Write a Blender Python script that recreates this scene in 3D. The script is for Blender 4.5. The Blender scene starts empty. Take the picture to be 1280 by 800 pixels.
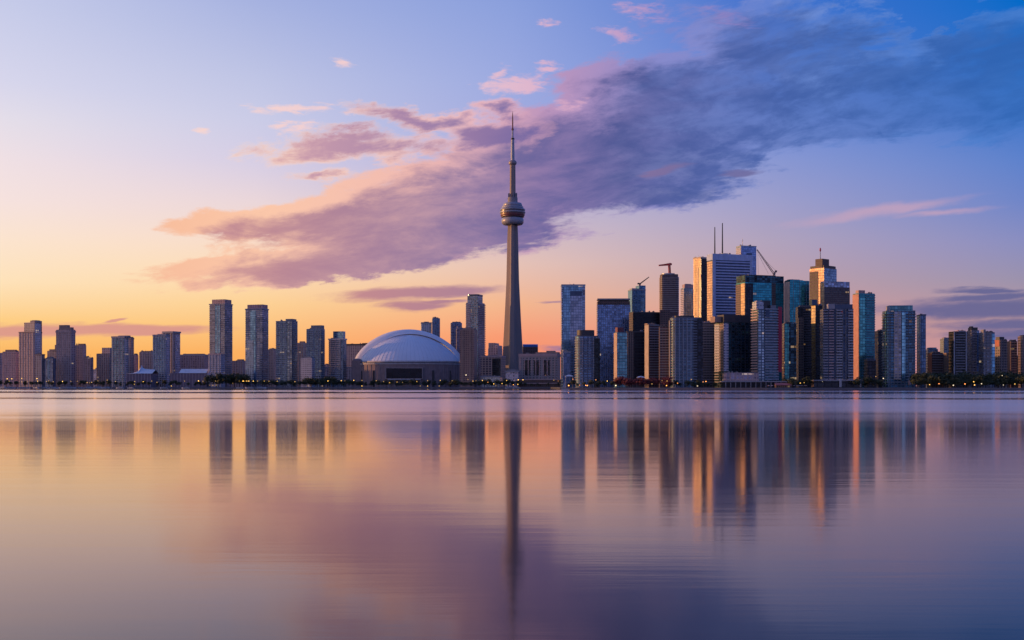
import bpy, bmesh, math, random
from mathutils import Vector
R = math.radians
random.seed(7)
S = bpy.context.scene
COL = S.collection
F = 1280 * 40 / 36.0          # focal length in photo pixels
YH = 482.3                    # horizon row of the photo
CAMH = 4.6

# ------------------------------------------------------------------ camera
cd = bpy.data.cameras.new('camera'); cam = bpy.data.objects.new('camera', cd); COL.objects.link(cam)
cam.location = (0, 0, CAMH); cam.rotation_euler = (R(90), 0, 0)
cd.lens = 40; cd.sensor_width = 36; cd.shift_y = (YH - 400) / 1280.0
cd.clip_start = 0.5; cd.clip_end = 40000
S.camera = cam

# ------------------------------------------------------------------ exposure / renderer
S.view_settings.view_transform = 'Standard'
S.view_settings.look = 'None'
S.view_settings.exposure = 0.0
S.view_settings.gamma = 1.0
S.view_settings.use_curve_mapping = False
S.cycles.use_denoising = True
S.cycles.sample_clamp_indirect = 4.0
S.cycles.max_bounces = 6
S.cycles.caustics_reflective = False
S.cycles.caustics_refractive = False

SUN_AZ, SUN_EL = R(-80), R(5.0)      # azimuth from the view axis, to the left

# ------------------------------------------------------------------ node helpers
class NT:
    def __init__(s, tree): s.t = tree; s.n = tree.nodes; s.l = tree.links
    def node(s, typ, **kw):
        n = s.n.new(typ)
        for k, v in kw.items(): setattr(n, k, v)
        return n
    def put(s, sock, v):
        if hasattr(v, 'is_linked') or isinstance(v, bpy.types.NodeSocket): s.l.new(v, sock)
        elif v is not None:
            if isinstance(v, (tuple, list)) and len(v) == 3 and sock.type == 'RGBA': v = (*v, 1)
            sock.default_value = v
    def m(s, op, a, b=None, c=None, clamp=False):
        n = s.node('ShaderNodeMath', operation=op, use_clamp=clamp)
        for i, v in enumerate((a, b, c)):
            if v is not None: s.put(n.inputs[i], v)
        return n.outputs[0]
    def v(s, op, a, b=None, scale=None):
        n = s.node('ShaderNodeVectorMath', operation=op)
        s.put(n.inputs[0], a)
        if b is not None: s.put(n.inputs[1], b)
        if scale is not None: s.put(n.inputs['Scale'], scale)
        return n.outputs[1] if op in ('LENGTH', 'DOT_PRODUCT', 'DISTANCE') else n.outputs[0]
    def sep(s, a):
        n = s.node('ShaderNodeSeparateXYZ'); s.put(n.inputs[0], a); return n.outputs
    def comb(s, x, y, z):
        n = s.node('ShaderNodeCombineXYZ')
        for i, q in enumerate((x, y, z)): s.put(n.inputs[i], q)
        return n.outputs[0]
    def mix(s, f, a, b, mode='MIX'):
        n = s.node('ShaderNodeMix', data_type='RGBA', blend_type=mode)
        s.put(n.inputs[0], f); s.put(n.inputs[6], a); s.put(n.inputs[7], b); return n.outputs[2]
    def mixf(s, f, a, b):
        n = s.node('ShaderNodeMix', data_type='FLOAT')
        s.put(n.inputs[0], f); s.put(n.inputs[2], a); s.put(n.inputs[3], b); return n.outputs[0]
    def rng(s, v, a, b, c=0.0, d=1.0, smooth=False):
        n = s.node('ShaderNodeMapRange', interpolation_type='SMOOTHSTEP' if smooth else 'LINEAR')
        n.clamp = True
        for i, q in enumerate((v, a, b, c, d)): s.put(n.inputs[i], q)
        return n.outputs[0]
    def noise(s, vec, scale=1.0, detail=4.0, rough=0.5, dist=0.0, color=False):
        n = s.node('ShaderNodeTexNoise', noise_dimensions='3D')
        s.put(n.inputs['Vector'], vec); s.put(n.inputs['Scale'], scale); s.put(n.inputs['Detail'], detail)
        s.put(n.inputs['Roughness'], rough); s.put(n.inputs['Distortion'], dist)
        return n.outputs['Color'] if color else n.outputs[0]
    def ramp(s, fac, stops, interp='LINEAR'):
        n = s.node('ShaderNodeValToRGB'); s.put(n.inputs[0], fac)
        cr = n.color_ramp; cr.interpolation = interp
        while len(cr.elements) > 1: cr.elements.remove(cr.elements[-1])
        stops = sorted(stops, key=lambda q: q[0])
        cr.elements[0].position = stops[0][0]; cr.elements[0].color = (*stops[0][1], 1)
        for p, c in stops[1:]:
            e = cr.elements.new(min(1, max(0, p))); e.color = (*c, 1)
        return n.outputs[0]

def lin(c):
    return tuple((x / 12.92 if x <= .04045 else ((x + .055) / 1.055) ** 2.4) for x in (q / 255.0 for q in c))
def ang(x, y):
    """photo pixel -> (azimuth, elevation) of that sky direction, times F"""
    az = math.atan((x - 640) / F); el = math.atan((YH - y) / F * math.cos(az))
    return az * F, el * F

# ------------------------------------------------------------------ sky (world)
W = bpy.data.worlds.new('World'); S.world = W; W.use_nodes = True
W.node_tree.nodes.clear()
g = NT(W.node_tree)
tc = g.node('ShaderNodeTexCoord')
d = g.v('NORMALIZE', tc.outputs['Generated'])
dx, dy, dz = g.sep(d)
az = g.m('ARCTAN2', dx, dy)
azd = g.m('MULTIPLY', az, 180 / math.pi)
el = g.m('ARCSINE', dz)
eld = g.m('MULTIPLY', el, 180 / math.pi)
elr = g.m('POWER', g.m('DIVIDE', g.m('MAXIMUM', eld, 0.0), 90.0), 0.5)   # finer steps near the horizon
def estop(deg): return (deg / 90.0) ** .5
ZEN = lin((70, 100, 172))
def col(x, rows, top):
    st = []
    for y, c in rows:
        a, e = ang(x, y); st.append((estop(max(0, math.degrees(e / F))), lin(c)))
    st += [(estop(30), lin(top)), (estop(60), ZEN)]
    return (math.degrees(math.atan((x - 640) / F)), st)
def off(a, rows): return (a, [(estop(e), tuple(k * q for q in lin(c))) for e, c, k in rows] + [(estop(60), ZEN)])
SKYCOLS = [
    off(-180, [(0, (158, 142, 176), 1), (4, (162, 146, 182), 1), (11, (128, 142, 202), 1), (22, (90, 128, 208), 1), (38, (66, 108, 198), 1)]),
    off(-125, [(0, (236, 180, 150), 1), (5, (238, 190, 170), 1), (12, (204, 180, 196), 1), (25, (140, 156, 206), 1)]),
    off(-84,  [(0, (255, 190, 96), 2.0), (3, (255, 205, 120), 1.9), (8, (255, 215, 160), 1.4), (15, (250, 225, 205), 1.05), (28, (190, 196, 226), 1)]),
    off(-45,  [(0, (255, 180, 80), 1.5), (3, (255, 198, 108), 1.5), (8, (255, 218, 160), 1.25), (14, (252, 228, 210), 1.0), (22, (206, 208, 236), 1), (32, (150, 168, 220), 1)]),
    col(0, [(482, (250, 168, 66)), (440, (252, 184, 100)), (400, (254, 206, 132)), (350, (254, 226, 186)), (300, (252, 228, 206)), (250, (246, 226, 222)), (200, (240, 224, 228)), (150, (229, 222, 233)), (100, (215, 214, 236)), (0, (198, 203, 233))], (165, 182, 232)),
    col(320, [(482, (248, 158, 70)), (440, (252, 176, 98)), (410, (253, 194, 124)), (380, (253, 209, 148)), (340, (253, 220, 180)), (300, (248, 220, 202)), (250, (234, 214, 218)), (200, (214, 206, 229)), (150, (203, 204, 231)), (100, (192, 197, 229)), (0, (166, 178, 224))], (135, 156, 222)),
    col(640, [(482, (244, 134, 92)), (450, (249, 142, 100)), (420, (249, 154, 116)), (380, (244, 182, 142)), (330, (230, 194, 182)), (280, (206, 188, 202)), (240, (184, 178, 212)), (180, (166, 172, 222)), (100, (156, 170, 224)), (0, (138, 159, 220))], (104, 134, 210)),
    col(960, [(482, (226, 138, 122)), (450, (224, 146, 132)), (400, (212, 154, 150)), (350, (190, 160, 170)), (300, (176, 162, 188)), (250, (157, 158, 202)), (200, (138, 152, 210)), (150, (114, 140, 214)), (80, (84, 124, 210)), (0, (62, 112, 204))], (50, 98, 190)),
    col(1280, [(482, (192, 132, 148)), (430, (188, 146, 154)), (395, (184, 150, 156)), (350, (156, 146, 172)), (300, (138, 142, 192)), (250, (112, 134, 200)), (200, (94, 130, 204)), (150, (68, 120, 202)), (80, (38, 110, 198)), (0, (2, 106, 200))], (8, 92, 184)),
    off(60, [(0, (176, 134, 160), 1), (6, (150, 138, 182), 1), (14, (104, 128, 196), 1), (28, (56, 100, 180), 1)]),
    off(120, [(0, (140, 132, 172), 1), (5, (140, 138, 180), 1), (13, (100, 130, 198), 1), (26, (64, 108, 196), 1)]),
    off(180, [(0, (158, 142, 176), 1), (4, (162, 146, 182), 1), (11, (128, 142, 202), 1), (22, (90, 128, 208), 1), (38, (66, 108, 198), 1)]),
]
skyc = None; pa = None
for a, st in SKYCOLS:
    c = g.ramp(elr, st)
    skyc = c if skyc is None else g.mix(g.rng(azd, pa, a), skyc, c)
    pa = a
# ---- clouds, laid out by direction on the sky (azimuth, elevation)
P = g.comb(g.m('MULTIPLY', az, F), g.m('MULTIPLY', el, F), 0.0)
def rot(vec, deg, sx, sy):
    n = g.node('ShaderNodeMapping', vector_type='TEXTURE'); g.put(n.inputs[0], vec)
    n.inputs['Rotation'].default_value = (0, 0, R(deg)); n.inputs['Scale'].default_value = (sx, sy, 1)
    return n.outputs[0]
Q = rot(P, 9, 210, 70)
Q2 = rot(P, 8, 92, 40)
Q3 = rot(P, 8, 340, 58)
warp = g.v('SUBTRACT', g.noise(Q2, 1.0, 8, .62, .0, True), (.5, .5, .5))
Pw = g.v('ADD', P, g.v('MULTIPLY', warp, (120, 62, 0)))
def blobs(vec, items, k=.25):
    out = None
    for it in items:
        x0, y0, x1, y1, r = it[:5]; wgt = it[5] if len(it) > 5 else 1.0
        a, b = ang(x0, y0), ang(x1, y1)
        L = max(r, math.hypot(b[0] - a[0], b[1] - a[1]) / 2)
        n = g.node('ShaderNodeMapping', vector_type='TEXTURE'); g.put(n.inputs[0], vec)
        n.inputs['Location'].default_value = ((a[0] + b[0]) / 2, (a[1] + b[1]) / 2, 0)
        n.inputs['Rotation'].default_value = (0, 0, math.atan2(b[1] - a[1], b[0] - a[0]))
        n.inputs['Scale'].default_value = (L, r, 1)
        q = g.m('SUBTRACT', wgt, g.v('LENGTH', n.outputs[0]))
        out = q if out is None else g.m('SMOOTH_MAX', out, q, k)
    return out
MAIN = [(186, 349, 640, 298, 24), (222, 284, 620, 256, 22), (310, 304, 760, 240, 54), (420, 258, 950, 176, 60),
    (560, 176, 960, 186, 46), (690, 138, 1010, 112, 56), (860, 150, 1120, 148, 44), (960, 106, 1250, 128, 52),
    (820, 44, 1120, 58, 54, .9), (1080, 114, 1360, 100, 60, .95), (1100, 58, 1380, 60, 50, .9), (640, 268, 870, 218, 15),
    (460, 306, 690, 286, 22), (720, 190, 860, 108, 44, .8)]
gap = blobs(g.v('ADD', Pw, g.v('MULTIPLY', warp, (60, 30, 0))), [(1120, 2, 1215, 0, 44)])
def density(Pt):
    q1 = g.noise(rot(Pt, 7, 200, 64), 1.0, 12, .66, .6)
    q3 = g.noise(rot(Pt, 7, 330, 52), 1.2, 9, .60, .5)
    q5 = g.noise(rot(Pt, 5, 60, 20), 1.0, 10, .66, .5)
    wp = g.v('SUBTRACT', g.noise(rot(Pt, 6, 92, 36), 1.0, 7, .6, .0, True), (.5, .5, .5))
    mn = blobs(g.v('ADD', Pt, g.v('MULTIPLY', wp, (120, 56, 0))), MAIN)
    z = g.m('ADD', g.m('MULTIPLY', q1, .85), g.m('ADD', g.m('MULTIPLY', q3, .35), g.m('MULTIPLY', q5, .50)))
    z = g.m('SUBTRACT', z, .85)
    dd = g.m('ADD', g.m('ADD', mn, g.rng(azd, -4, 16, .11, .20)), g.m('MULTIPLY', z, g.rng(azd, 4, 18, 1.5, 2.1)))
    return dd, q1, q3, q5
D, n1, n3, n5 = density(P)
D = g.m('SUBTRACT', D, g.m('MULTIPLY', g.rng(gap, -.25, .8, 0, 1, True), 1.9))
Ds = density(g.v('ADD', P, (-34.0, 9.0, 0)))[0]      # the same cloud a step nearer the low sun
puffs = blobs(Pw, [(295, 190, 560, 178, 22), (430, 140, 620, 158, 15), (540, 165, 700, 168, 24), (350, 222, 440, 222, 11, .8), (560, 130, 700, 150, 16, .7)], .15)
n2 = g.noise(Q2, .9, 9, .62, .3)
uu = g.rng(azd, -24.2, 24.2)
def ux(x): return (math.degrees(math.atan((x - 640) / F)) + 24.2) / 48.4
edge = g.ramp(uu, [(ux(150), lin((246, 186, 152))), (ux(330), lin((252, 200, 170))), (ux(520), lin((240, 186, 178))), (ux(680), lin((190, 150, 188))), (ux(820), lin((140, 138, 200))), (ux(1000), lin((110, 140, 210))), (ux(1260), lin((70, 124, 204)))])
core = g.ramp(uu, [(ux(150), lin((206, 146, 148))), (ux(330), lin((190, 138, 148))), (ux(480), lin((164, 128, 156))), (ux(580), lin((132, 114, 158))), (ux(680), lin((100, 98, 154))), (ux(780), lin((76, 86, 146))), (ux(920), lin((70, 94, 162))), (ux(1100), lin((56, 94, 166))), (ux(1260), lin((48, 100, 178)))])
dens = g.rng(D, -.02, .28, 0, 1, True)
fine = g.noise(rot(P, 4, 62, 26), 1.0, 8, .62, .4)
holes = g.m('MULTIPLY', g.rng(azd, 4, 14, 0, .5), g.rng(g.m('ADD', g.m('MULTIPLY', fine, .6), g.m('MULTIPLY', n1, .4)), .56, .40, 0, 1, True))
dens = g.m('MULTIPLY', dens, g.m('SUBTRACT', 1.0, holes))
thick = g.m('ADD', g.m('MULTIPLY', D, .35), g.m('MULTIPLY', Ds, .75))
cf = g.rng(g.m('ADD', thick, g.m('MULTIPLY', g.m('SUBTRACT', n2, .5), .9)), .02, .62, 0, 1, True)
streak = g.rng(g.m('ADD', g.m('MULTIPLY', n1, .45), g.m('ADD', g.m('MULTIPLY', n3, .3), g.m('MULTIPLY', n5, .25))), .36, .60, .58, 1.0, True)
cf = g.m('MULTIPLY', cf, streak)
cc = g.mix(cf, edge, core)
opac = g.rng(azd, 2, 20, 1.0, .93)
skyc = g.mix(g.m('MULTIPLY', dens, opac), skyc, cc)
PD = g.m('ADD', g.m('ADD', puffs, .05), g.m('MULTIPLY', g.m('SUBTRACT', g.m('ADD', g.m('MULTIPLY', n2, .55), g.m('MULTIPLY', n5, .45)), .5), 2.6))
pd = g.rng(PD, .0, .55, 0, 1, True)
pc = g.mix(g.rng(g.m('ADD', PD, g.m('MULTIPLY', g.m('SUBTRACT', n1, .5), 2.2)), .05, .85, 0, 1, True),
           g.ramp(uu, [(ux(300), lin((253, 214, 190))), (ux(500), lin((248, 200, 188))), (ux(660), lin((226, 172, 190)))]),
           g.ramp(uu, [(ux(300), lin((216, 164, 170))), (ux(500), lin((170, 132, 166))), (ux(660), lin((120, 106, 162)))]))
skyc = g.mix(g.m('MULTIPLY', pd, .95), skyc, pc)
# small bright cloud scraps
bits = blobs(g.v('ADD', P, g.v('MULTIPLY', warp, (80, 46, 0))), [
    (278, 128, 435, 142, 9), (322, 157, 385, 161, 7), (350, 167, 412, 157, 7), (392, 66, 468, 88, 12, .7),
    (596, 106, 700, 113, 12), (660, 85, 702, 84, 9), (612, 96, 646, 86, 9), (748, 6, 850, 24, 12), (740, 36, 806, 48, 11, .85),
    (664, 30, 694, 31, 6), (232, 165, 264, 166, 5, .8), (860, 18, 960, 34, 22, .75), (690, 132, 745, 122, 11, .9)], .05)
bitn = g.m('SUBTRACT', g.m('ADD', g.m('MULTIPLY', n2, .5), g.m('MULTIPLY', n5, .5)), .5)
bitn = g.m('ADD', bitn, g.m('MULTIPLY', g.m('SUBTRACT', g.noise(rot(P, -6, 40, 9), 1.0, 9, .66, .6), .5), .8))
bd = g.rng(g.m('ADD', bits, g.m('MULTIPLY', bitn, 3.4)), .02, .95, 0, 1, True)
bitc = g.ramp(uu, [(ux(250), lin((252, 214, 204))), (ux(520), lin((250, 206, 204))), (ux(720), lin((226, 176, 200))), (ux(860), lin((158, 136, 194))), (ux(1000), lin((110, 120, 190)))])
skyc = g.mix(g.m('MULTIPLY', bd, .82), skyc, bitc)
# low flat bars above the horizon
Ps = g.v('ADD', P, g.v('MULTIPLY', g.v('SUBTRACT', g.noise(rot(P, 2, 90, 14), 1.0, 5, .55, 0, True), (.5, .5, .5)), (70, 14, 0)))
bars = blobs(Ps, [
    (415, 372, 630, 361, 9), (468, 384, 565, 381, 9), (-260, 416, 190, 413, 9), (20, 414, 275, 411, 7), (140, 404, 165, 400, 3, .8),
    (1080, 387, 1440, 384, 15), (1150, 377, 1340, 366, 7), (1160, 408, 1480, 406, 9), (1165, 418, 1500, 416, 9), (1180, 364, 1300, 362, 4),
    (655, 434, 740, 438, 6, .55), (480, 378, 610, 376, 4, .7), (895, 218, 958, 214, 5), (800, 222, 860, 205, 6), (660, 380, 720, 378, 3, .6), (300, 444, 340, 446, 5, .6)], .06)
bard = g.rng(g.m('ADD', g.m('ADD', bars, .20), g.m('MULTIPLY', g.m('SUBTRACT', g.m('ADD', g.m('MULTIPLY', n3, .6), g.m('MULTIPLY', n5, .5)), .55), 1.6)), .0, .75, 0, 1, True)
barc = g.ramp(uu, [(0.0, lin((218, 150, 140))), (ux(300), lin((214, 146, 140))), (ux(460), lin((186, 128, 142))), (ux(620), lin((160, 120, 150))), (ux(900), lin((112, 108, 160))), (ux(1150), lin((96, 98, 146)))])
skyc = g.mix(g.m('MULTIPLY', bard, .9), skyc, barc)
# thin cirrus on the right
cir = blobs(g.v('ADD', P, g.v('MULTIPLY', warp, (70, 16, 0))), [(960, 284, 1275, 236, 9), (1050, 274, 1300, 256, 6, .8)], .1)
cird = g.rng(g.m('ADD', cir, g.m('MULTIPLY', g.m('SUBTRACT', n3, .5), 1.3)), .0, .9, 0, 1, True)
skyc = g.mix(g.m('MULTIPLY', cird, .62), skyc, lin((206, 166, 186)))
bg = g.node('ShaderNodeBackground'); g.put(bg.inputs[0], skyc); bg.inputs[1].default_value = 1.0
nis = g.node('ShaderNodeTexSky'); nis.sky_type = 'NISHITA'; nis.sun_disc = False
nis.sun_elevation = SUN_EL; nis.sun_rotation = SUN_AZ
bg2 = g.node('ShaderNodeBackground'); g.put(bg2.inputs[0], nis.outputs[0]); bg2.inputs[1].default_value = 0.0
addn = g.node('ShaderNodeAddShader'); g.l.new(bg.outputs[0], addn.inputs[0]); g.l.new(bg2.outputs[0], addn.inputs[1])
wo = g.node('ShaderNodeOutputWorld'); g.l.new(addn.outputs[0], wo.inputs[0])
W.cycles.sampling_method = 'MANUAL'; W.cycles.sample_map_resolution = 512

# ------------------------------------------------------------------ sun
sl = bpy.data.lights.new('sun', 'SUN'); sl.energy = 3.3; sl.angle = R(0.6); sl.color = (1.0, .46, .16)
sun = bpy.data.objects.new('sun', sl); COL.objects.link(sun)
sd = Vector((math.sin(SUN_AZ) * math.cos(SUN_EL), math.cos(SUN_AZ) * math.cos(SUN_EL), math.sin(SUN_EL)))
sun.rotation_euler = (-sd).to_track_quat('-Z', 'Y').to_euler(); sun.location = (-400, 300, 300)

# ------------------------------------------------------------------ mesh helpers
class MB:
    def __init__(s): s.v = []; s.f = []
    def add(s, vs, fs):
        o = len(s.v); s.v += vs; s.f += [tuple(i + o for i in f) for f in fs]; return s
    def box(s, x0, x1, y0, y1, z0, z1):
        return s.prism([(x0, y0), (x1, y0), (x1, y1), (x0, y1)], z0, z1)
    def prism(s, poly, z0, z1, poly2=None):
        n = len(poly); p2 = poly2 or poly
        vs = [(x, y, z0) for x, y in poly] + [(x, y, z1) for x, y in p2]
        fs = [(i, (i + 1) % n, n + (i + 1) % n, n + i) for i in range(n)] + [tuple(range(n - 1, -1, -1)), tuple(range(n, 2 * n))]
        return s.add(vs, fs)
    def tube(s, p, q, r0, r1=None, n=6):
        r1 = r0 if r1 is None else r1
        p, q = Vector(p), Vector(q); dd = (q - p).normalized()
        a = dd.orthogonal().normalized(); b = dd.cross(a)
        vs = []
        for c, r in ((p, r0), (q, r1)):
            for i in range(n):
                t = 2 * math.pi * i / n; w = c + a * math.cos(t) * r + b * math.sin(t) * r; vs.append(tuple(w))
        fs = [(i, (i + 1) % n, n + (i + 1) % n, n + i) for i in range(n)] + [tuple(range(n - 1, -1, -1)), tuple(range(n, 2 * n))]
        return s.add(vs, fs)
    def lathe(s, prof, n=32, cx=0, cy=0):
        vs = []; fs = []
        for r, z in prof:
            for i in range(n):
                t = 2 * math.pi * i / n; vs.append((cx + r * math.cos(t), cy + r * math.sin(t), z))
        m = len(prof)
        for j in range(m - 1):
            for i in range(n):
                a, b = j * n + i, j * n + (i + 1) % n
                fs.append((a, b, b + n, a + n))
        fs.append(tuple(range(n - 1, -1, -1))); fs.append(tuple(range((m - 1) * n, m * n)))
        return s.add(vs, fs)
    def build(s, name, mat, parent=None, smooth=False):
        me = bpy.data.meshes.new(name); me.from_pydata(s.v, [], s.f); me.update()
        bm = bmesh.new(); bm.from_mesh(me); bmesh.ops.recalc_face_normals(bm, faces=bm.faces); bm.to_mesh(me); bm.free()
        o = bpy.data.objects.new(name, me); COL.objects.link(o)
        if mat is not None: me.materials.append(mat)
        if parent is not None: o.parent = parent
        if smooth:
            for p in me.polygons: p.use_smooth = True
        return o
def tag(o, label=None, cat=None, group=None, kind=None):
    for k, v in (('label', label), ('category', cat), ('group', group), ('kind', kind)):
        if v: o[k] = v
    return o
def thing(name, label, cat, loc=(0, 0, 0), rz=0, group=None):
    o = bpy.data.objects.new(name, None); COL.objects.link(o)
    o.location = loc; o.rotation_euler = (0, 0, rz); o.empty_display_size = 5
    return tag(o, label, cat, group)
def copy_tree(o, parent=None):
    c = o.copy(); COL.objects.link(c)
    if parent is not None: c.parent = parent
    for ch in list(o.children): copy_tree(ch, c)
    return c
def Xp(x, Y): return (x - 640) / F * Y
def Zp(y, Y): return CAMH + (YH - y) / F * Y

# ------------------------------------------------------------------ materials
def new_mat(name):
    m = bpy.data.materials.new(name); m.use_nodes = True; m.node_tree.nodes.clear()
    return m, NT(m.node_tree)
def pbsdf(n, **kw):
    b = n.node('ShaderNodeBsdfPrincipled')
    for k, v in kw.items(): n.put(b.inputs[k.replace('_', ' ')], v)
    o = n.node('ShaderNodeOutputMaterial'); n.l.new(b.outputs[0], o.inputs[0]); return b
_pl = {}
def plain(key, c, rough=.7, metal=0.0, var=.25, scale=.15):
    if key in _pl: return _pl[key]
    m, n = new_mat(key); t = n.node('ShaderNodeTexCoord')
    nz = n.noise(t.outputs['Object'], scale, 6, .6)
    nz2 = n.noise(n.v('MULTIPLY', t.outputs['Object'], (1, 1, .12)), scale * 4, 4, .6)
    f = n.rng(n.m('ADD', n.m('MULTIPLY', nz, .6), n.m('MULTIPLY', nz2, .4)), .3, .7)
    lo = tuple(q * (1 - var) for q in c); hi = tuple(min(.9, q * (1 + var)) for q in c)
    pbsdf(n, Base_Color=n.mix(f, lo, hi), Roughness=rough, Metallic=metal)
    _pl[key] = m; return m
def emit(key, c, s):
    if key in _pl: return _pl[key]
    m, n = new_mat(key)
    b = pbsdf(n, Base_Color=(.3, .3, .3), Roughness=.4)
    oi = n.node('ShaderNodeObjectInfo'); n.put(b.inputs['Emission Color'], c)
    n.put(b.inputs['Emission Strength'], n.m('MULTIPLY', s, n.m('ADD', .25, n.m('MULTIPLY', n.m('POWER', oi.outputs['Random'], 2.0), 1.5))))
    m.cycles.emission_sampling = 'NONE'
    _pl[key] = m; return m

def facade_group():
    gt = bpy.data.node_groups.new('facade', 'ShaderNodeTree')
    I = gt.interface
    def inp(nm, typ, dv):
        s = I.new_socket(nm, in_out='INPUT', socket_type=typ); s.default_value = dv
    inp('Glass', 'NodeSocketColor', (.2, .3, .4, 1)); inp('Frame', 'NodeSocketColor', (.4, .4, .4, 1)); inp('Roof', 'NodeSocketColor', (.2, .2, .2, 1))
    for nm, dv in (('Floor', 3.2), ('Bay', 3.0), ('Slab', .3), ('Mull', .15), ('Metal', .7), ('Rough', .15), ('Var', .6), ('Lit', .01), ('Seed', 0.0)):
        inp(nm, 'NodeSocketFloat', dv)
    I.new_socket('BSDF', in_out='OUTPUT', socket_type='NodeSocketShader')
    n = NT(gt); gi = n.node('NodeGroupInput'); go = n.node('NodeGroupOutput'); G = gi.outputs
    t = n.node('ShaderNodeTexCoord')
    px, py, pz = n.sep(t.outputs['Object']); nx, ny, nz = n.sep(t.outputs['Normal'])
    h = n.m('SUBTRACT', n.m('MULTIPLY', py, nx), n.m('MULTIPLY', px, ny))
    face = n.m('ROUND', n.m('MULTIPLY', n.m('ADD', n.m('MULTIPLY', nx, 2.0), ny), 4.0))
    ch = n.m('DIVIDE', h, n.m('MULTIPLY', G['Bay'], 1.25)); cz = n.m('DIVIDE', pz, n.m('MULTIPLY', G['Floor'], 1.16))
    fz = n.m('FRACT', cz); fh = n.m('FRACT', ch)
    slab = n.m('LESS_THAN', fz, G['Slab']); mull = n.m('LESS_THAN', fh, G['Mull'])
    fr = n.m('MAXIMUM', slab, mull)
    wn = n.node('ShaderNodeTexWhiteNoise', noise_dimensions='4D')
    n.put(wn.inputs['Vector'], n.comb(n.m('FLOOR', ch), n.m('FLOOR', cz), face)); n.put(wn.inputs['W'], G['Seed'])
    rnd = wn.outputs['Value']
    wn2 = n.node('ShaderNodeTexWhiteNoise', noise_dimensions='4D')
    n.put(wn2.inputs['Vector'], n.comb(n.m('FLOOR', n.m('DIVIDE', ch, 2.0)), n.m('FLOOR', cz), face)); n.put(wn2.inputs['W'], n.m('ADD', G['Seed'], 31.0))
    big = n.noise(n.v('ADD', t.outputs['Object'], n.comb(G['Seed'], G['Seed'], 0.0)), .03, 3, .6)
    vv = n.m('ADD', n.m('MULTIPLY', rnd, .7), n.m('MULTIPLY', big, .6))
    f = n.m('ADD', 1.0, n.m('MULTIPLY', n.m('SUBTRACT', vv, .65), n.m('MULTIPLY', G['Var'], 2.6)))
    glass = n.v('SCALE', G['Glass'], scale=n.m('MAXIMUM', f, .08))
    stain = n.noise(n.v('MULTIPLY', t.outputs['Object'], (1, 1, .1)), .25, 5, .6)
    frame = n.v('SCALE', G['Frame'], scale=n.m('ADD', .72, n.m('MULTIPLY', stain, .56)))
    top = n.m('GREATER_THAN', n.m('ABSOLUTE', nz), .6)
    c = n.mix(fr, glass, frame); c = n.mix(top, c, G['Roof'])
    notg = n.m('MAXIMUM', fr, top)
    b = n.node('ShaderNodeBsdfPrincipled')
    n.put(b.inputs['Base Color'], c)
    n.put(b.inputs['Metallic'], n.mixf(notg, G['Metal'], 0.0))
    n.put(b.inputs['Roughness'], n.mixf(notg, G['Rough'], .65))
    lit = n.m('MULTIPLY', n.m('LESS_THAN', wn2.outputs['Value'], n.m('MULTIPLY', G['Lit'], .8)), n.m('SUBTRACT', 1.0, notg))
    n.put(b.inputs['Emission Color'], n.mix(rnd, (1.0, .50, .16), (1.0, .74, .42)))
    n.put(b.inputs['Emission Strength'], n.m('MULTIPLY', lit, n.m('ADD', .08, n.m('MULTIPLY', rnd, .35))))
    n.l.new(b.outputs[0], go.inputs[0])
    return gt
FG = facade_group()
#            glass                frame               floor bay slab mull metal rough var lit
STY = {
 'condo':  ((.08, .17, .30), (.34, .36, .42), 3.1, 4.6, .34, .22, .75, .18, .55, .010),
 'condo2': ((.08, .16, .29), (.26, .27, .33), 3.1, 3.6, .28, .26, .75, .18, .6, .010),
 'blue':   ((.14, .29, .50), (.10, .17, .28), 3.8, 3.0, .14, .10, .85, .12, .35, .004),
 'slate':  ((.16, .21, .34), (.20, .22, .29), 3.4, 5.0, .22, .16, .8, .15, .5, .006),
 'teal':   ((.03, .27, .38), (.05, .15, .21), 3.6, 3.2, .16, .10, .85, .12, .4, .004),
 'night':  ((.022, .032, .052), (.016, .018, .026), 3.6, 3.0, .25, .2, .7, .2, .6, .006),
 'black':  ((.008, .012, .024), (.006, .008, .013), 3.8, 1.6, .25, .25, .6, .25, .4, .002),
 'darkteal': ((.025, .070, .11), (.025, .035, .05), 3.1, 4.0, .22, .14, .8, .2, .9, .006),
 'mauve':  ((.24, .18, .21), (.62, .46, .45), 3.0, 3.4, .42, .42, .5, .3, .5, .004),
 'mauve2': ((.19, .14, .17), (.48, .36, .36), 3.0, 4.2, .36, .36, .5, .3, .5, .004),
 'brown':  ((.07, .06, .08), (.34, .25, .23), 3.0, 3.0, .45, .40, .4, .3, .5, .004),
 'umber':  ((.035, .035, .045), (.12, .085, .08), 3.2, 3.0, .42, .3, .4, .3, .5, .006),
 'marble': ((.06, .10, .22), (.58, .60, .66), 4.0, 3.0, .52, .0, .6, .2, .2, .002),
 'gold':   ((.62, .42, .23), (.36, .26, .19), 3.9, 3.0, .18, .10, .35, .42, .3, .002),  # gold glass; elsewhere its tint stands in for sunset reflected in left faces
 'pale':   ((.22, .27, .38), (.58, .54, .56), 3.1, 3.8, .38, .30, .7, .2, .5, .008),
 'conc':   ((.06, .06, .08), (.36, .29, .29), 4.0, 5.0, .6, .5, .3, .4, .4, .004),
}
_cnt = [0]
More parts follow.
